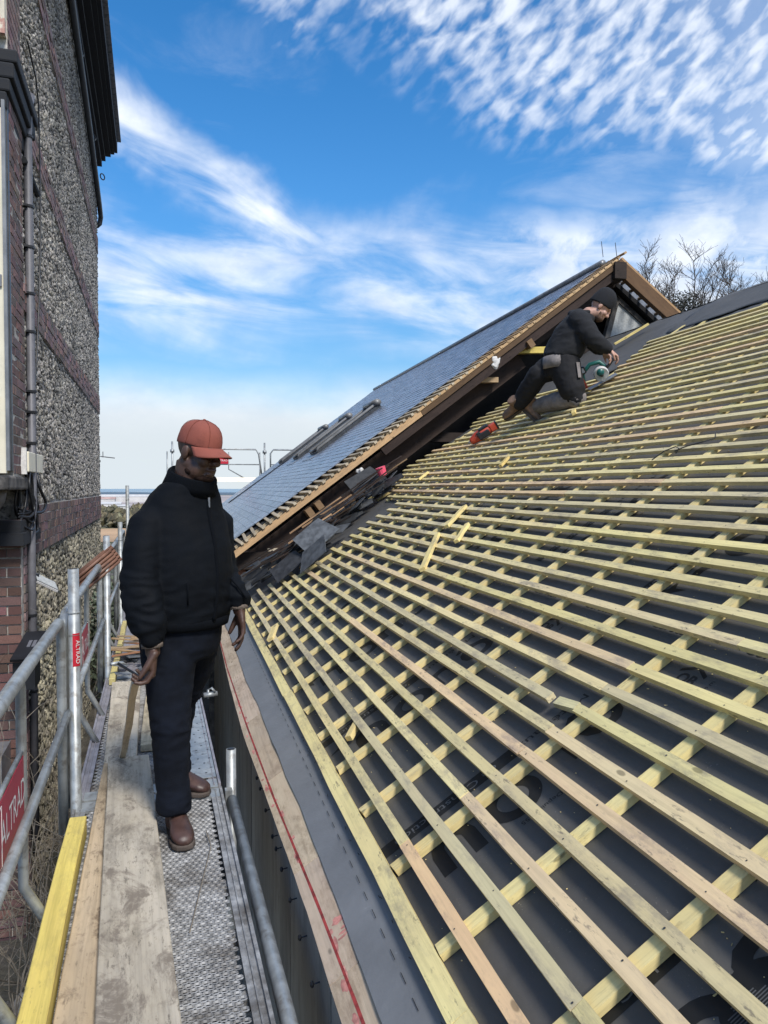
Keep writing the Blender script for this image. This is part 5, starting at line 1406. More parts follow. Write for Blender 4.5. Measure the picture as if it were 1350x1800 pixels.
MAT['cuff'] = M('grey_cuff', (.16, .125, .10), .9, var=.2, vs=30, bump=.4, bs=200)
MAT['leather'] = M('brown_leather', (.055, .028, .022), .46, var=.35, vs=14, bump=.15, bs=60, dirt=(.13, .10, .085), dscale=12, dlo=.62, dhi=.8)
MAT['sole'] = M('dusty_sole', (.07, .055, .045), .8, var=.4, vs=20, bump=.3)
MAT['cap'] = M('rust_orange_cap', (.235, .066, .045), .85, var=.10, vs=7, bump=.3, bs=420, dirt=(.18, .05, .035), dscale=9, dlo=.5, dhi=.7)
MAT['capseam'] = M('cap_stitching', (.20, .052, .034), .9, var=.1, bump=0)
MAT['zip'] = M('metal_zip', (.32, .32, .33), .35, .8, var=.2, vs=200, bump=0)
MAT['beard'] = M('black_beard', (.024, .014, .011), .95, var=.4, vs=80, bump=.5, bs=300, spec=.1)
MAT['eye'] = M('eye_white', (.55, .52, .50), .3, var=.05, bump=0)
MAT['knit'] = M('black_knit_hat', (.010, .011, .014), .95, var=.3, vs=40, bump=.6, bs=160)
MAT['fleece'] = M('charcoal_hoodie', (.0125, .0135, .0165), .95, var=.25, vs=10, bump=.35, bs=120)
MAT['greytrouser'] = M('grey_work_trousers', (.23, .205, .195), .85, var=.2, vs=12, bump=.35, bs=150, dirt=(.11, .10, .095), dscale=6, dlo=.5, dhi=.75)
MAT['blacktrouser'] = M('black_work_trousers', (.007, .007, .009), .85, var=.3, vs=10, bump=.35, bs=150)
MAT['boot'] = M('tan_work_boot', (.20, .125, .085), .75, var=.3, vs=16, bump=.3)
MAT['gingerbeard'] = M('brown_beard', (.13, .075, .05), .95, var=.4, vs=60, bump=.5, bs=200)
MAT['redtool'] = M('red_tool_plastic', (.42, .055, .026), .45, var=.12, bump=.02)
MAT['tealtool'] = M('teal_tool_plastic', (.010, .115, .105), .4, var=.12, bump=.02)
MAT['labelgrey'] = M('pale_label', (.55, .56, .56), .5, var=.1, bump=0)

def vnoise(P, s, seed=0.0):
    return np.array([noise.noise(Vector((p[0] * s + seed, p[1] * s - seed, p[2] * s + 2 * seed))) for p in P])
def ridged(P, sx, seed):
    return 1 - 2 * np.abs(np.array([noise.noise(Vector((p[0] * sx[0] + seed, p[1] * sx[1], p[2] * sx[2] - seed))) for p in P]))
def wrinkle(amp, sx=(7, 7, 13), seed=3.1, fine=.35, mask=None):
    def fn(co, no):
        a = ridged(co, sx, seed) * .65 + ridged(co, tuple(q * 2.1 for q in sx), seed + 7) * fine
        if mask is not None: a = a * mask(co)
        return co + no * (amp * a)[:, None]
    return fn
class Local:
    """person space: x right in view, y away, z up"""
    def __init__(s, o, rt=RT, fw=FWH):
        s.o = Vector(o); s.M = frame(s.o, rt, fw, (0, 0, 1))
def hand(mb, wrist, d, palm_n, side, curls, L=.19, thumb=(.5, .5), w=1.0, spread=.05):
    """wrist point, d = direction to fingers, palm_n = palm normal, side = +1 thumb on d x palm_n side"""
    wrist, d, pn = Vector(wrist), Vector(d).normalized(), Vector(palm_n)
    pn = (pn - d * pn.dot(d)).normalized(); a = d.cross(pn).normalized() * side       # a points to the thumb side
    k = L / .19
    P = [wrist - d * .03 * k, wrist + d * .01 * k, wrist + d * .055 * k, wrist + d * .098 * k]
    mb.tube(P, [(.028 * w, .021 * w), (.030 * w, .019 * w), (.041 * w, .0165 * w), (.040 * w, .0130 * w)], 14, ref=a, dome=True)
    lens = [(.040, .025, .020), (.045, .028, .021), (.041, .027, .020), (.032, .020, .018)]
    for i in range(4):
        off = (.030 - .0195 * i) * k * w
        p = wrist + d * (.088 - (.004, 0, .003, .010)[i]) * k + a * off
        q = [p - d * .02 * k, p]; ang = 0; c = curls[i]
        dd = (d + a * spread * (1.5 - i)).normalized()
        for j, l in enumerate(lens[i]):
            ang += c[j]
            q.append(q[-1] + (dd * math.cos(ang) + pn * math.sin(ang)) * l * k)
        r = (.0092, .0095, .0092, .0080)[i] * k * w
        mb.tube(q, [r * 1.05, r * 1.08, r, r * .92, r * .74], 9, dome=True)
    t0 = wrist + d * .022 * k + a * .026 * k * w
    o1 = (d * .62 + a * (.75 * thumb[0]) + pn * .35).normalized(); o2 = (d * .85 + a * .1 + pn * thumb[1]).normalized()
    mb.tube([t0 - o1 * .01, t0 + o1 * .038 * k, t0 + o1 * .038 * k + o2 * .030 * k, t0 + o1 * .038 * k + o2 * .054 * k], [.015 * k * w, .0125 * k * w, .0105 * k * w, .008 * k * w], 9, dome=True)

# ---------------------------------------------------------------- the standing man
ML_ = Local(Vector((-.02, 3.45, 0)) + RT * .022)
man = empty('person')
man_group = None
F2 = Vector((.80, -.60, 0)); R2 = Vector((-.60, -.80, 0))       # facing and his right
bpy.data.objects.remove(man)
b = MB()
def tor(c, a, bb, z): return ((c[0], c[1], z), R2 * a, F2 * bb)
# hidden trunk, neck
b.rings([tor((.01, 0), .15, .10, .80), tor((.01, 0), .17, .14, 1.0), tor((.02, 0), .17, .13, 1.2), tor((.02, 0), .17, .10, 1.34), tor((.04, -.01), .10, .09, 1.43), tor((.07, -.045), .086, .086, 1.50), tor((.085, -.06), .080, .082, 1.585)], 18)
HC = Vector((.104, -.080, 1.622))
hf = Vector((.88, -.475, 0)).normalized(); hl = Vector((0, 0, 1)).cross(hf)
pit = R(17)
hx = (hf * math.cos(pit) + Vector((0, 0, -1)) * math.sin(pit)).normalized(); hzz = hx.cross(hl).normalized()
HS_ = .93; HR = frame((0, 0, 0), hx, hl, hzz).to_3x3(); HF = frame(HC, hx, hl, hzz) @ Matrix.Diagonal((HS_, HS_, HS_, 1))
def hb(mb, c, r, nu=14, nv=9): mb.ball(HF @ Vector(c), tuple(q * HS_ for q in r), HR, nu, nv)
hb(b, (-.012, 0, .030), (.103, .080, .098), 22, 14)
hb(b, (.030, 0, -.045), (.066, .066, .082), 18, 12)
hb(b, (.066, 0, -.104), (.032, .044, .026)); hb(b, (.030, .040, -.075), (.050, .036, .048)); hb(b, (.030, -.040, -.075), (.050, .036, .048))
hb(b, (-.01, 0, -.06), (.075, .072, .06))
hb(b, (.110, 0, -.030), (.020, .025, .016)); hb(b, (.098, 0, -.004), (.013, .012, .034)); hb(b, (.100, .014, -.036), (.012, .010, .009)); hb(b, (.100, -.014, -.036), (.012, .010, .009))
hb(b, (.084, 0, .030), (.017, .054, .013))
for sg in (-1, 1):
    hb(b, (.068, sg * .038, -.030), (.030, .026, .027)); hb(b, (-.008, sg * .083, -.012), (.021, .010, .034)); hb(b, (-.004, sg * .087, -.010), (.012, .006, .022)); hb(b, (.0, sg * .060, -.06), (.05, .018, .03))
hb(b, (.094, 0, -.064), (.016, .031, .008)); hb(b, (.092, 0, -.084), (.0155, .028, .0095))
# arms under the sleeves, hands
WR, WL = Vector((-.052, -.250, .850)), Vector((.243, .035, .965))
b.tube([(-.085, -.13, 1.34), (-.110, -.20, 1.10), WR, WR + Vector((.003, 0, -.05))], [.05, .045, .032, (.030, .022)], 12, dome=True)
b.tube([(.105, .13, 1.34), (.165, .12, 1.12), WL, WL + Vector((.005, -.005, -.04))], [.05, .045, .032, (.028, .022)], 12, dome=True)
C3 = lambda a, bb, c: (a, bb, c)
hand(b, WR + Vector((.003, -.003, -.035)), Vector((-.02, -.05, -1)), Vector((-.62, -.25, -.05)), -1, [C3(.55, .75, .5), C3(.7, .9, .6), C3(.75, .95, .6), C3(.8, .95, .6)], L=.195, thumb=(.15, .55), w=1.12, spread=.02)
hand(b, WL + Vector((.008, -.006, -.03)), Vector((.10, -.06, -1)), Vector((-.75, -.30, 0)), 1, [C3(.10, .55, .4), C3(.10, .35, .3), C3(.15, .35, .3), C3(.20, .5, .4)], L=.195, thumb=(.35, .5), w=1.08, spread=.10)
# legs under the jeans
b.tube([(-.035, -.06, .86), (-.018, -.117, .46), (.0, -.132, .06)], [.08, .05, .038], 12, dome=True)
b.tube([(.02, .07, .86), (-.072, .21, .46), (-.122, .325, .06)], [.08, .05, .038], 12, dome=True)
b.tube([(-.04, -.06, .84), (.02, .07, .84)], .09, 12, dome=True)
man = fuse(b, 'person', 'skin', .0042, None, 2)
man.matrix_world = ML_.M
tag(man, 'man in rust-orange cap and black bomber jacket standing on the scaffold', 'person')
# jacket
b = MB()
b.rings([tor((.008, 0), .190, .160, .885), tor((.008, 0), .205, .172, .90), tor((.008, 0), .208, .182, .935), tor((.010, 0), .214, .194, 1.0), tor((.012, -.004), .214, .198, 1.10), tor((.012, -.002), .214, .188, 1.21), tor((.008, 0), .206, .168, 1.30), tor((.010, 0), .190, .150, 1.370), tor((.024, -.010), .160, .130, 1.432), tor((.042, -.025), .126, .114, 1.474), tor((.052, -.03), .110, .104, 1.490)], 28)
b.tube([(-.060, -.09, 1.345), (-.098, -.145, 1.300), (-.106, -.185, 1.21), (-.110, -.210, 1.10), (-.092, -.235, 1.00), (-.068, -.247, .92), (-.056, -.250, .876)], [.078, .080, .076, .072, .068, .062, .050], 18, dome=True)
b.tube([(.085, .10, 1.345), (.125, .14, 1.30), (.128, .140, 1.21), (.142, .118, 1.10), (.175, .082, 1.04), (.225, .050, 1.0), (.240, .040, .975)], [.078, .080, .074, .070, .063, .056, .047], 18, dome=True)
def jmask(co):
    z = co[:, 2]; arm = np.clip((np.abs(co[:, 0] * R2.x + co[:, 1] * R2.y) - .12) / .08, 0, 1)
    low = np.clip((1.16 - z) / .2, 0, 1)
    return .28 + .9 * arm * np.clip((1.26 - z) / .2, 0, 1) + .45 * low
jk = fuse(b, 'jacket', 'jacket', .0085, man, 5, wrinkle(.0095, (6, 6, 13), 3.1, .6, jmask))
# ribbed hem, collar and cuffs
m = MB(); m.rings([tor((.008, 0), .204, .174, .915), tor((.008, 0), .212, .182, .90), tor((.008, 0), .207, .176, .872), tor((.008, 0), .196, .166, .868)], 40); m.build('ribbed_hem', 'rib', jk, True)
m = MB()
rs_ = []
for (cx, cy, a, bb, z, tz) in ((.046, -.024, .118, .112, 1.458, .0), (.058, -.036, .108, .106, 1.492, .0), (.067, -.044, .102, .102, 1.522, .0), (.071, -.048, .096, .096, 1.528, 0), (.067, -.044, .088, .088, 1.512, 0)):
    rs_.append(((cx, cy, z), R2 * a + Vector((0, 0, 0)), F2 * bb + Vector((0, 0, -.036))))
m.rings(rs_, 40); m.build('ribbed_collar', 'rib', jk, True)
m = MB(); m.tube([(-.058, -.250, .888), (-.054, -.251, .866), (-.052, -.251, .843)], [(.053, .05), (.050, .046), (.045, .040)], 20); m.build('ribbed_cuff', 'rib', jk, True)
m = MB(); m.tube([(.240, .042, .992), (.243, .037, .974), (.245, .034, .954)], [(.052, .05), (.048, .044), (.043, .038)], 20); m.build('ribbed_cuff', 'rib', jk, True)
m = MB(); m.tube([(-.052, -.251, .847), (-.050, -.252, .823)], [(.0445, .039), (.0425, .037)], 18); m.build('shirt_cuff', 'cuff', man, True)
m = MB(); m.tube([(.244, .035, .959), (.246, .033, .934)], [(.042, .038), (.041, .036)], 18); m.build('shirt_cuff', 'cuff', man, True)
# zip following the front of the jacket
jv = np.array([v.co[:] for v in jk.data.vertices])
def front(z, off=0.0):
    d = F2 * math.cos(off) + (-R2) * math.sin(off)
    c = np.array((.02, -.006))
    near = jv[np.abs(jv[:, 2] - z) < .012]; rel = near[:, :2] - c
    lat = np.abs(rel[:, 0] * -d.y + rel[:, 1] * d.x); al = rel[:, 0] * d.x + rel[:, 1] * d.y
    sel = al[(lat < .02) & (al > 0)]
    r = sel.max() if len(sel) else .15
    return Vector((c[0] + d.x * r, c[1] + d.y * r, z))
zp = [front(z, .10) for z in np.linspace(.90, 1.44, 22)]
zz_ = [zp[0]] + [(a + b_ + c) / 3 for a, b_, c in zip(zp, zp[1:], zp[2:])] + [zp[-1]]
m = MB(); m.tube([p + F2 * .001 for p in zz_], .0028, 6); m.build('zip', 'zip', jk, True)
m = MB(); m.tube([p + F2 * -.004 for p in zz_], (.0105), 8); m.build('zip_placket', 'rib', jk, True)
m = MB(); p = zz_[-2]; m.box(p + F2 * .006, (.008, .005, .022)); m.box(p + F2 * .008 + Vector((0, 0, -.02)), (.006, .003, .022)); m.build('zip_puller', 'zip', jk)
for sg in (-1, 1):
    pk = [front(z, sg * .62) + F2 * .0 for z in (.985, 1.03, 1.075)]
    m = MB(); m.tube([p + (p - Vector((.02, 0, p.z))).normalized() * .001 for p in pk], .004, 6); m.build('pocket_welt', 'rib', jk, True)
# jeans
b = MB()
b.rings([tor((.005, 0), .180, .150, .91), tor((.0, 0), .186, .156, .85), tor((-.002, 0), .178, .150, .78), tor((0, 0), .14, .125, .735)], 24)
b.tube([(-.035, -.06, .80), (-.030, -.085, .66), (-.020, -.115, .50), (-.016, -.120, .44), (-.012, -.125, .28), (.000, -.132, .14), (.002, -.135, .105)], [(.120, .115), (.104, .100), (.080, .078), (.074, .074), (.070, .070), (.065, .066), (.066, .066)], 18, dome=False)
b.tube([(.030, .075, .80), (.010, .13, .66), (-.060, .205, .50), (-.075, .22, .44), (-.105, .27, .28), (-.118, .315, .14), (-.120, .322, .108)], [(.115, .112), (.098, .096), (.078, .078), (.073, .073), (.069, .069), (.066, .066), (.066, .066)], 18, dome=False)
def kmask(co):
    z = co[:, 2]
    return .25 + .9 * np.exp(-((z - .46) / .09) ** 2) + .9 * np.clip((.26 - z) / .12, 0, 1) + .4 * np.exp(-((z - .74) / .07) ** 2)
fuse(b, 'jeans', 'jeans', .0085, man, 4, wrinkle(.0110, (6, 6, 14), 9.3, .45, kmask))
# shoes
def shoe(heel, toe, z0, parent):
    heel, toe = Vector((*heel, z0)), Vector((*toe, z0)); d = (toe - heel); L = d.length; d.normalize(); sd = Vector((0, 0, 1)).cross(d); Z_ = Vector((0, 0, 1))
    m = MB()
    P = lambda a, z: heel + d * a * L + Z_ * z
    sec = [(.03, .055, .034, .036), (.12, .066, .040, .056), (.26, .070, .041, .062), (.40, .066, .040, .054), (.55, .056, .044, .042), (.70, .048, .049, .034), (.84, .042, .046, .028), (.94, .036, .034, .020), (.985, .030, .016, .010)]
    m.rings([(P(a, z), sd * w, Z_ * h) for a, z, w, h in sec], 20)
    m.tube([P(.19, .06), P(.19, .11), P(.185, .16)], [(.044, .058), (.040, .052), (.043, .054)], 18, ref=sd)
    o = fuse(m, 'boot', 'leather', .006, parent, 4)
    s_ = MB()
    out = [(.0, .028), (.05, .036), (.25, .040), (.45, .041), (.62, .049), (.75, .052), (.87, .047), (.96, .032), (1.0, .0)]
    pl = [P(a, 0) + sd * w for a, w in out] + [P(a, 0) - sd * w for a, w in out[-2::-1]]
    s_.prism(pl, (0, 0, .024)); so = s_.build('sole', 'sole', o); bevel(so, .006)
    return o
shoe((-.025, -.05), (.085, -.285), .003, man)
shoe((-.175, .355), (.055, .275), .003, man)
# cap
m = MB(); n = 30; vs = []
prof = [(1.0, .028), (1.01, .042), (.99, .062), (.935, .085), (.85, .104), (.71, .121), (.51, .133), (.27, .1395), (.06, .141)]
for f_, z in prof:
    for k in range(n):
        a = 2 * math.pi * k / n; ca, sa = math.cos(a), math.sin(a)
        fx = .109 if ca > 0 else .107
        dz = -.016 * max(0, -ca) * (1 if z < .07 else .3)
        sq = 1 + .012 * math.cos(6 * a) * (1 if z > .06 else 0)
        vs.append(HF @ Vector((-.010 + fx * f_ * sq * ca, .0885 * f_ * sq * sa, z + dz)))
fs = [(i * n + k, i * n + (k + 1) % n, (i + 1) * n + (k + 1) % n, (i + 1) * n + k) for i in range(len(prof) - 1) for k in range(n)] + [tuple((len(prof) - 1) * n + k for k in range(n))]
m.add(vs, fs); cap = m.build('cap', 'cap', man, True); so = cap.modifiers.new('t', 'SOLIDIFY'); so.thickness = .003; so.offset = -1
ss = cap.modifiers.new('s', 'SUBSURF'); ss.levels = ss.render_levels = 1
m = MB(); vs = []; nu, nt = 22, 6
for t_ in range(nt + 1):
    for i in range(nu + 1):
        a = R(-72 + 144 * i / nu); tt = t_ / nt
        ext = .074 * tt * (max(0, math.cos(a * 1.02)) ** .62)
        x = -.010 + .109 * math.cos(a) + ext; y = (.0885 + .006 * tt) * math.sin(a)
        vs.append(HF @ Vector((x, y, .035 - .020 * tt - 2.9 * y * y * (.55 + .75 * tt))))
m.add(vs, [(t_ * (nu + 1) + i, t_ * (nu + 1) + i + 1, (t_ + 1) * (nu + 1) + i + 1, (t_ + 1) * (nu + 1) + i) for t_ in range(nt) for i in range(nu)])
br = m.build('brim', 'cap', cap, True); so = br.modifiers.new('t', 'SOLIDIFY'); so.thickness = .004
m = MB()
for k in range(6):
    a = math.pi / 6 + k * math.pi / 3
    m.tube([HF @ Vector((-.010 + (.109 if math.cos(a) > 0 else .107) * f_ * (1 + .012 * math.cos(6 * a)) * math.cos(a) * 1.006, .0885 * f_ * (1 + .012 * math.cos(6 * a)) * math.sin(a) * 1.006, z + .0006 - .016 * max(0, -math.cos(a)) * (1 if z < .07 else .3))) for f_, z in prof], .0011, 5)
m.build('panel_seam', 'capseam', cap, True)
m = MB(); m.ball(HF @ Vector((-.01, 0, .142)), (.007, .007, .004), HR); m.build('button', 'cap', cap, True)
m = MB(); m.box(HF @ Vector((-.122, .012, .035)), (.018, .022, .016), HR); m.build('strap', 'black', cap)
for sg in (-1, 1):
    m = MB(); m.ball(HF @ Vector((.0775, sg * .032, .006)), (.012, .013, .009), HR); e = m.build('eye', 'eye', man, True)
    m = MB(); m.ball(HF @ Vector((.0875, sg * .033, .005)), (.004, .0055, .0055), HR); m.build('iris', 'black', e, True)
m = MB(); hb(m, (.046, 0, -.106), (.056, .057, .030), 20, 12); hb(m, (.020, 0, -.088), (.060, .079, .038), 20, 12)
bd = fuse(m, 'beard', 'beard', .006, man, 3)
# thin batten end he holds
a_ = ML_.M @ (WR + Vector((-.062, -.018, -.165))); b_ = LP(-.165, 4.14, .082)
b_ = LP(-.168, 4.165, .075)
x = (b_ - a_).normalized(); a0 = a_ - x * .012
z = Vector((0, 0, 1)); z = (z - x * z.dot(x)).normalized(); y = z.cross(x)
L = (b_ - a0).length
o = stick(L, .030, .019, 6, .001, .004).build('thin_batten', 'fascia', None, color=(1.3, 1.32, 1.32)); o.matrix_world = frame((a0 + b_) / 2, x, y, z)
tag(o, 'thin grey batten held by its end in the standing man\'s hand', 'batten')
o2 = stick(.004, .0302, .0192, 1, 0, 0).build('sawn_end', 'yellowbeam', o, color=(.75, .6, .5)); o2.matrix_local = Matrix.Translation((L / 2 + .002, 0, 0))

# ---------------------------------------------------------------- the kneeling worker
K0 = RP(3.64, 6.80, .0)
WLc = Local(K0); wi = WLc.M.inverted()
def rl(s, y, h=0): return wi @ RP(s, y, h)
fw_ = Vector((.97, -.18, 0)).normalized(); rw = Vector((-.18, -.97, 0)).normalized()
b = MB()
HW = Vector((.300, .08, .985)); wf = (fw_ * math.cos(R(42)) + Vector((0, 0, -1)) * math.sin(R(42))).normalized(); wl = Vector((0, 0, 1)).cross(fw_); wz = wf.cross(wl).normalized()
WF = frame(HW, wf, wl, wz); WRm = WF.to_3x3()
def wb(mb, c, r, nu=12, nv=8): mb.ball(WF @ Vector(c), r, WRm, nu, nv)
wb(b, (-.01, 0, .03), (.10, .078, .098), 18, 12); wb(b, (.03, 0, -.045), (.066, .062, .08)); wb(b, (.065, 0, -.10), (.03, .036, .024)); wb(b, (.108, 0, -.028), (.02, .016, .016)); wb(b, (.098, 0, .0), (.013, .012, .03)); wb(b, (.084, 0, .03), (.016, .05, .012)); wb(b, (.09, 0, -.07), (.014, .028, .012))
for sg in (-1, 1): wb(b, (-.005, sg * .080, -.01), (.02, .011, .033)); wb(b, (.065, sg * .038, -.03), (.028, .025, .025))
b.tube([HW + Vector((-.03, 0, -.05)), (.19, .10, .93), (.12, .12, .86)], [.062, .066, .075], 14, dome=True)
b.rings([((-.02, .14, .45), rw * .15, Vector((.10, -.05, -.08))), ((.03, .13, .65), rw * .16, Vector((.10, -.05, -.05))), ((.10, .12, .84), rw * .16, Vector((.09, -.04, -.04)))], 16)
wh, wh2 = Vector((.335, -.10, .535)), Vector((.330, .12, .56))
b.tube([(.06, -.04, .84), (.155, -.12, .66), wh], [.05, .042, .03], 12, dome=True)
b.tube([(.17, .26, .84), (.26, .26, .68), wh2], [.05, .042, .03], 12, dome=True)
hand(b, wh, Vector((.75, .1, -.55)), Vector((-.35, .2, -.8)), -1, [C3(.5, .7, .5)] * 4, L=.19, thumb=(.5, .5))
hand(b, wh2, Vector((.7, -.2, -.6)), Vector((-.35, -.2, -.8)), 1, [C3(.5, .7, .5)] * 4, L=.19, thumb=(.5, .5))
kn, kf = Vector((.03, .0, .085)), Vector((-.285, .22, .335))
an, af = Vector((-.275, .47, .02)), Vector((-.44, .43, .08))
b.tube([(-.06, .06, .50), kn, an], [.09, .055, .04], 12, dome=True)
b.tube([(-.10, .23, .50), kf, af], [.09, .055, .04], 12, dome=True)
wk = fuse(b, 'person', 'paleskin', .0075, None, 3); wk.matrix_world = WLc.M
tag(wk, 'worker in black knit hat kneeling on the roof battens with a saw', 'person')
b = MB()
up = lambda a, z_: Vector((a, -a * .4, z_))
b.rings([((-.080, .14, .495), rw * .208, Vector((.155, -.03, -.03))), ((-.06, .14, .54), rw * .215, Vector((.16, -.09, -.05))), ((-.015, .135, .63), rw * .225, Vector((.16, -.08, -.06))), ((.035, .13, .74), rw * .23, Vector((.145, -.07, -.07))), ((.085, .125, .83), rw * .20, Vector((.105, -.05, -.07))), ((.135, .115, .895), rw * .13, Vector((.085, -.04, -.06))), ((.175, .105, .93), rw * .085, Vector((.07, -.03, -.05)))], 24)
b.tube([(.05, -.02, .85), (.075, -.07, .80), (.125, -.115, .70), (.165, -.125, .645), (.25, -.115, .58), (.315, -.105, .545)], [.095, .102, .090, .084, .072, .050], 16, dome=True)
b.tube([(.15, .24, .85), (.19, .28, .80), (.235, .275, .72), (.26, .26, .67), (.30, .18, .60), (.32, .13, .57)], [.08, .085, .075, .070, .058, .045], 16, dome=True)
hd = fuse(b, 'hoodie', 'fleece', .013, wk, 4, wrinkle(.010, (6, 6, 12), 5.5, .4))
m = MB(); m.tube([(.06, .20, .915), (.03, .13, .925), (.05, .04, .905), (.12, .02, .91), (.17, .04, .93)], [.03, .045, .045, .035, .02], 10, dome=True); m.build('hood', 'fleece', hd, True)
b = MB()
b.rings([((-.09, .14, .50), rw * .195, Vector((.145, -.08, 0))), ((-.085, .14, .41), rw * .205, Vector((.155, -.085, 0))), ((-.08, .14, .31), rw * .19, Vector((.14, -.08, 0)))], 22)
b.tube([(-.055, .06, .44), (-.035, .035, .30), (.015, .0, .15), (.035, -.005, .09)], [.145, .142, .122, .096], 16, dome=True)
b.tube([(-.10, .23, .44), (-.19, .23, .40), (-.275, .22, .345)], [.14, .125, .10], 16, dome=True)
tr = fuse(b, 'work_trousers', 'blacktrouser', .012, wk, 4, wrinkle(.008, (7, 7, 10), 2.5, .4))
b = MB(); b.tube([(.045, .0, .085), (-.06, .15, .080), (-.17, .31, .066), (-.235, .41, .05)], [.098, .096, .084, .074], 16, dome=True)
fuse(b, 'trouser_leg', 'greytrouser', .012, tr, 3, wrinkle(.008, (8, 8, 12), 4.5, .4))
b = MB(); b.tube([(-.28, .215, .345), (-.335, .30, .25), (-.395, .38, .15), (-.43, .42, .09)], [.102, .100, .088, .076], 16, dome=True)
fuse(b, 'trouser_leg', 'blacktrouser', .012, tr, 3, wrinkle(.008, (8, 8, 12), 6.5, .4))
m = MB(); m.ball((-.29, .19, .345), (.075, .06, .095)); m.build('knee_pad', 'darkgrey', tr, True)
m = MB(); m.rings([((-.089, .14, .505), rw * .200, Vector((.158, -.03, 0))), ((-.088, .14, .45), rw * .212, Vector((.166, -.03, 0))), ((-.086, .14, .385), rw * .212, Vector((.166, -.03, 0)))], 28); m.build('waistband', 'greytrouser', tr, True)
m = MB()
for (c, r) in (((-.02, -.055, .36), (.055, .03, .09)), ((.005, -.075, .25), (.05, .03, .07))): m.ball(c, r)
m.build('holster_pocket', 'greytrouser', tr, True)
m = MB(); m.hexa([Vector(q) for q in ((.02, -.10, .42), (.055, -.09, .42), (.055, -.07, .42), (.02, -.08, .42), (.035, -.125, .27), (.065, -.115, .27), (.065, -.095, .27), (.035, -.105, .27))]); m.build('tool_strap', 'greytrouser', tr)
def wboot(a, d, up_, mat):
    d = Vector(d).normalized(); upv = Vector(up_); upv = (upv - d * upv.dot(d)).normalized(); sd = upv.cross(d); a = Vector(a)
    m = MB(); P = lambda q, z_: a + d * (q * .29 - .07) + upv * (z_ - .07)
    m.rings([(P(q, z_), sd * w, upv * h) for q, z_, w, h in [(.03, .05, .034, .04), (.15, .066, .042, .062), (.35, .066, .042, .062), (.55, .05, .046, .045), (.75, .045, .05, .038), (.9, .04, .042, .03), (.98, .032, .02, .014)]], 16)
    m.tube([P(.22, .06), P(.2, .17)], [(.05, .06), (.052, .062)], 14, ref=sd)
    o = fuse(m, 'boot', mat, .009, wk, 3)
    s_ = MB(); out = [(0, .03), (.25, .042), (.45, .044), (.62, .051), (.78, .053), (.9, .046), (.98, .025)]
    s_.prism([P(q, -.012) + sd * w for q, w in out] + [P(q, -.012) - sd * w for q, w in out[::-1]], upv * .032); s_.build('sole', 'sole', o)
    return o
wboot((-.345, .44, .07), (.55, -.10, -.50), (.55, -.35, .75), 'boot')
wboot((-.455, .45, .07), (-.62, .48, -.42), (-.35, -.55, .5), 'oldboot' if 'oldboot' in MAT else 'boot')
m = MB(); n = 24; vs = []
prof = [(1.02, .008), (1.05, .02), (1.04, .06), (1.0, .095), (.90, .135), (.72, .165), (.45, .185), (.15, .193)]
for f_, z_ in prof:
    for k in range(n):
        a = 2 * math.pi * k / n; vs.append(WF @ Vector((-.018 + .112 * f_ * math.cos(a) - .10 * max(0, z_ - .09), .088 * f_ * math.sin(a), z_ + .02 * math.cos(a) * (1 if z_ < .05 else 0))))
m.add(vs, [(i * n + k, i * n + (k + 1) % n, (i + 1) * n + (k + 1) % n, (i + 1) * n + k) for i in range(len(prof) - 1) for k in range(n)] + [tuple((len(prof) - 1) * n + k for k in range(n)), tuple(range(n - 1, -1, -1))]); m.build('knit_hat', 'knit', wk, True)
m = MB(); wb(m, (.045, 0, -.088), (.062, .058, .044), 16, 10); wb(m, (.03, 0, -.055), (.05, .0665, .05)); fuse(m, 'beard', 'gingerbeard', .009, wk, 2)
# ---------------------------------------------------------------- circular saw
saw = empty('circular_saw', label='teal and red cordless circular saw in the worker\'s hands', cat='saw')
sx_ = (RT * .80 + ES * .45 - EY * .35); sx_ = (sx_ - EN * sx_.dot(EN)).normalized(); sy_ = EN.cross(sx_)
SF = frame(RP(4.10, 6.86, .02), sx_, sy_, EN)
m = MB(); m.box((0, 0, .006), (.30, .15, .004)); m.build('base_plate', 'zinc', saw, False, SF)
m = MB(); m.tube([(.02, -.035, .085), (.02, -.012, .085)], .075, 24); m.build('blade_guard', 'labelgrey', saw, True, SF)
m = MB(); m.tube([(.02, -.043, .075), (.02, -.037, .075)], .066, 24); m.build('blade', 'galv', saw, False, SF)
m = MB(); m.tube([(.02, -.05, .075), (.02, -.035, .075)], .02, 12); m.build('blade_bolt', 'darkgrey', saw, True, SF)
m = MB(); m.tube([(.02, -.01, .10), (.02, .06, .10), (.02, .12, .10)], [.05, .052, .045], 16, dome=True); m.build('motor', 'tealtool', saw, True, SF)
m = MB(); m.tube([(.09, .02, .12), (.06, .02, .19), (-.03, .02, .215), (-.13, .02, .17), (-.16, .02, .09)], [.02, .022, .02, .022, .022], 12, dome=True); m.build('handle', 'tealtool', saw, True, SF)
m = MB(); m.box((-.195, .02, .085), (.10, .10, .12)); o = m.build('battery', 'redtool', saw, False, SF); bevel(o, .012)
m = MB(); m.box((-.14, -.03, .205), (.10, .06, .075)); o = m.build('battery', 'black', saw, False, SF); bevel(o, .012)
m = MB(); m.box((-.14, -.061, .205), (.07, .003, .045)); m.build('battery_label', 'labelgrey', saw, False, SF)
m = MB(); m.tube([(.10, -.02, .11), (.15, -.01, .13), (.19, .0, .15)], .014, 10, dome=True); m.build('front_grip', 'black', saw, True, SF)
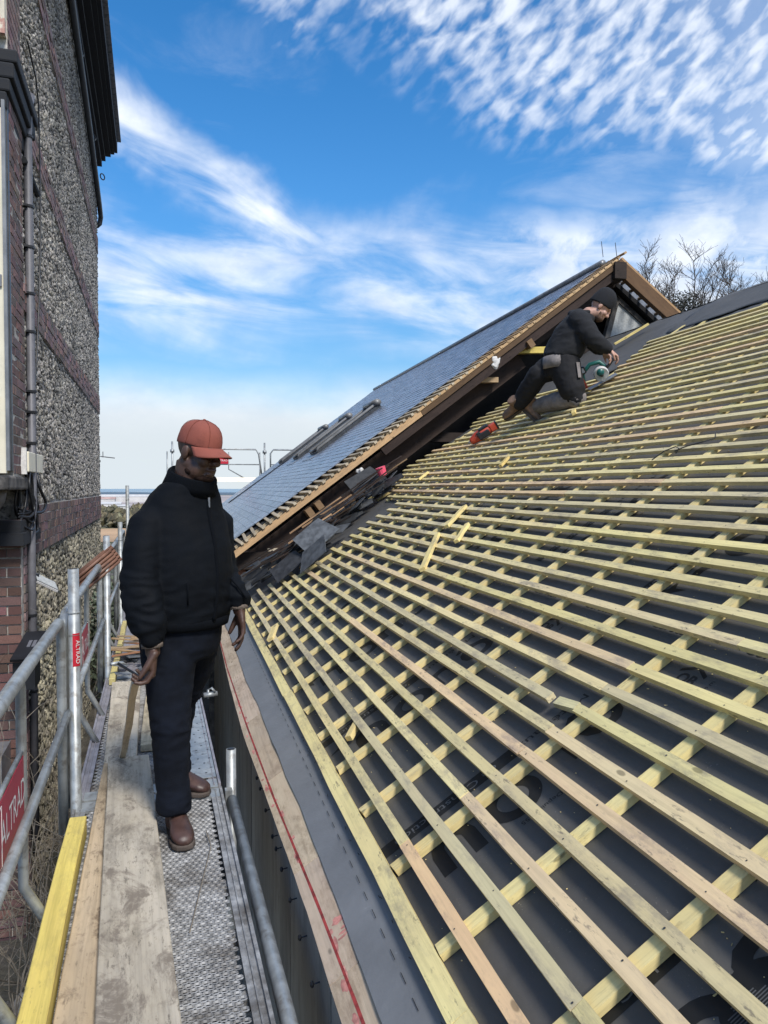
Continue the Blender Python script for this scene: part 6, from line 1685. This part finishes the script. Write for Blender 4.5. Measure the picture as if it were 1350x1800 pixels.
# nail gun lying on the battens
ng = empty('nail_gun', label='red and black cordless nailer lying on the battens by the boots', cat='nailer')
a_, b_ = RP(3.03, 8.16, .05), RP(3.40, 8.02, .06)
x = (b_ - a_).normalized(); z = EN; y = z.cross(x).normalized(); NF = frame((a_ + b_) / 2, x, y, z)
m = MB(); m.tube([(-.14, 0, .0), (-.08, 0, .01), (.06, 0, .015), (.10, 0, .01)], [(.045, .04), (.06, .055), (.06, .055), (.045, .04)], 12, dome=True); m.build('body', 'redtool', ng, True, NF)
m = MB(); m.box((.0, -.05, .0), (.14, .05, .07)); m.box((.03, 0, .066), (.12, .085, .03)); m.box((-.05, -.05, .03), (.05, .03, .06)); o = m.build('grip', 'black', ng, False, NF); bevel(o, .01)
m = MB(); m.box((.13, -.0, .015), (.085, .10, .085)); o = m.build('battery', 'redtool', ng, False, NF); bevel(o, .012)
m = MB(); m.box((.175, 0, .015), (.02, .11, .09)); o = m.build('end_cap', 'black', ng, False, NF); bevel(o, .006)
m = MB(); m.tube([(-.16, 0, 0), (-.20, 0, -.005)], [.022, .014], 10); m.build('nose', 'galv', ng, True, NF)
# ================================================================== put every thing's empty at its own base
bpy.context.view_layer.update()
for o in [q for q in S.objects if q.type == 'EMPTY' and q.parent is None]:
    if o.matrix_world != Matrix.Identity(4) or not o.children: continue
    lo = Vector((1e9,) * 3); hi = Vector((-1e9,) * 3)
    for c in o.children:
        for k in c.bound_box:
            w = c.matrix_world @ Vector(k)
            for i in range(3): lo[i] = min(lo[i], w[i]); hi[i] = max(hi[i], w[i])
    p = Vector(((lo.x + hi.x) / 2, (lo.y + hi.y) / 2, lo.z)); T = Matrix.Translation(-p)
    o.location = p
    for c in o.children: c.matrix_parent_inverse = T
for nm in ('land', 'soil'): pass
S.render.engine = 'CYCLES'
S.cycles.max_bounces = 6; S.cycles.diffuse_bounces = 3; S.cycles.glossy_bounces = 3; S.cycles.transmission_bounces = 2
S.cycles.use_denoising = True
S.cycles.caustics_reflective = False; S.cycles.caustics_refractive = False
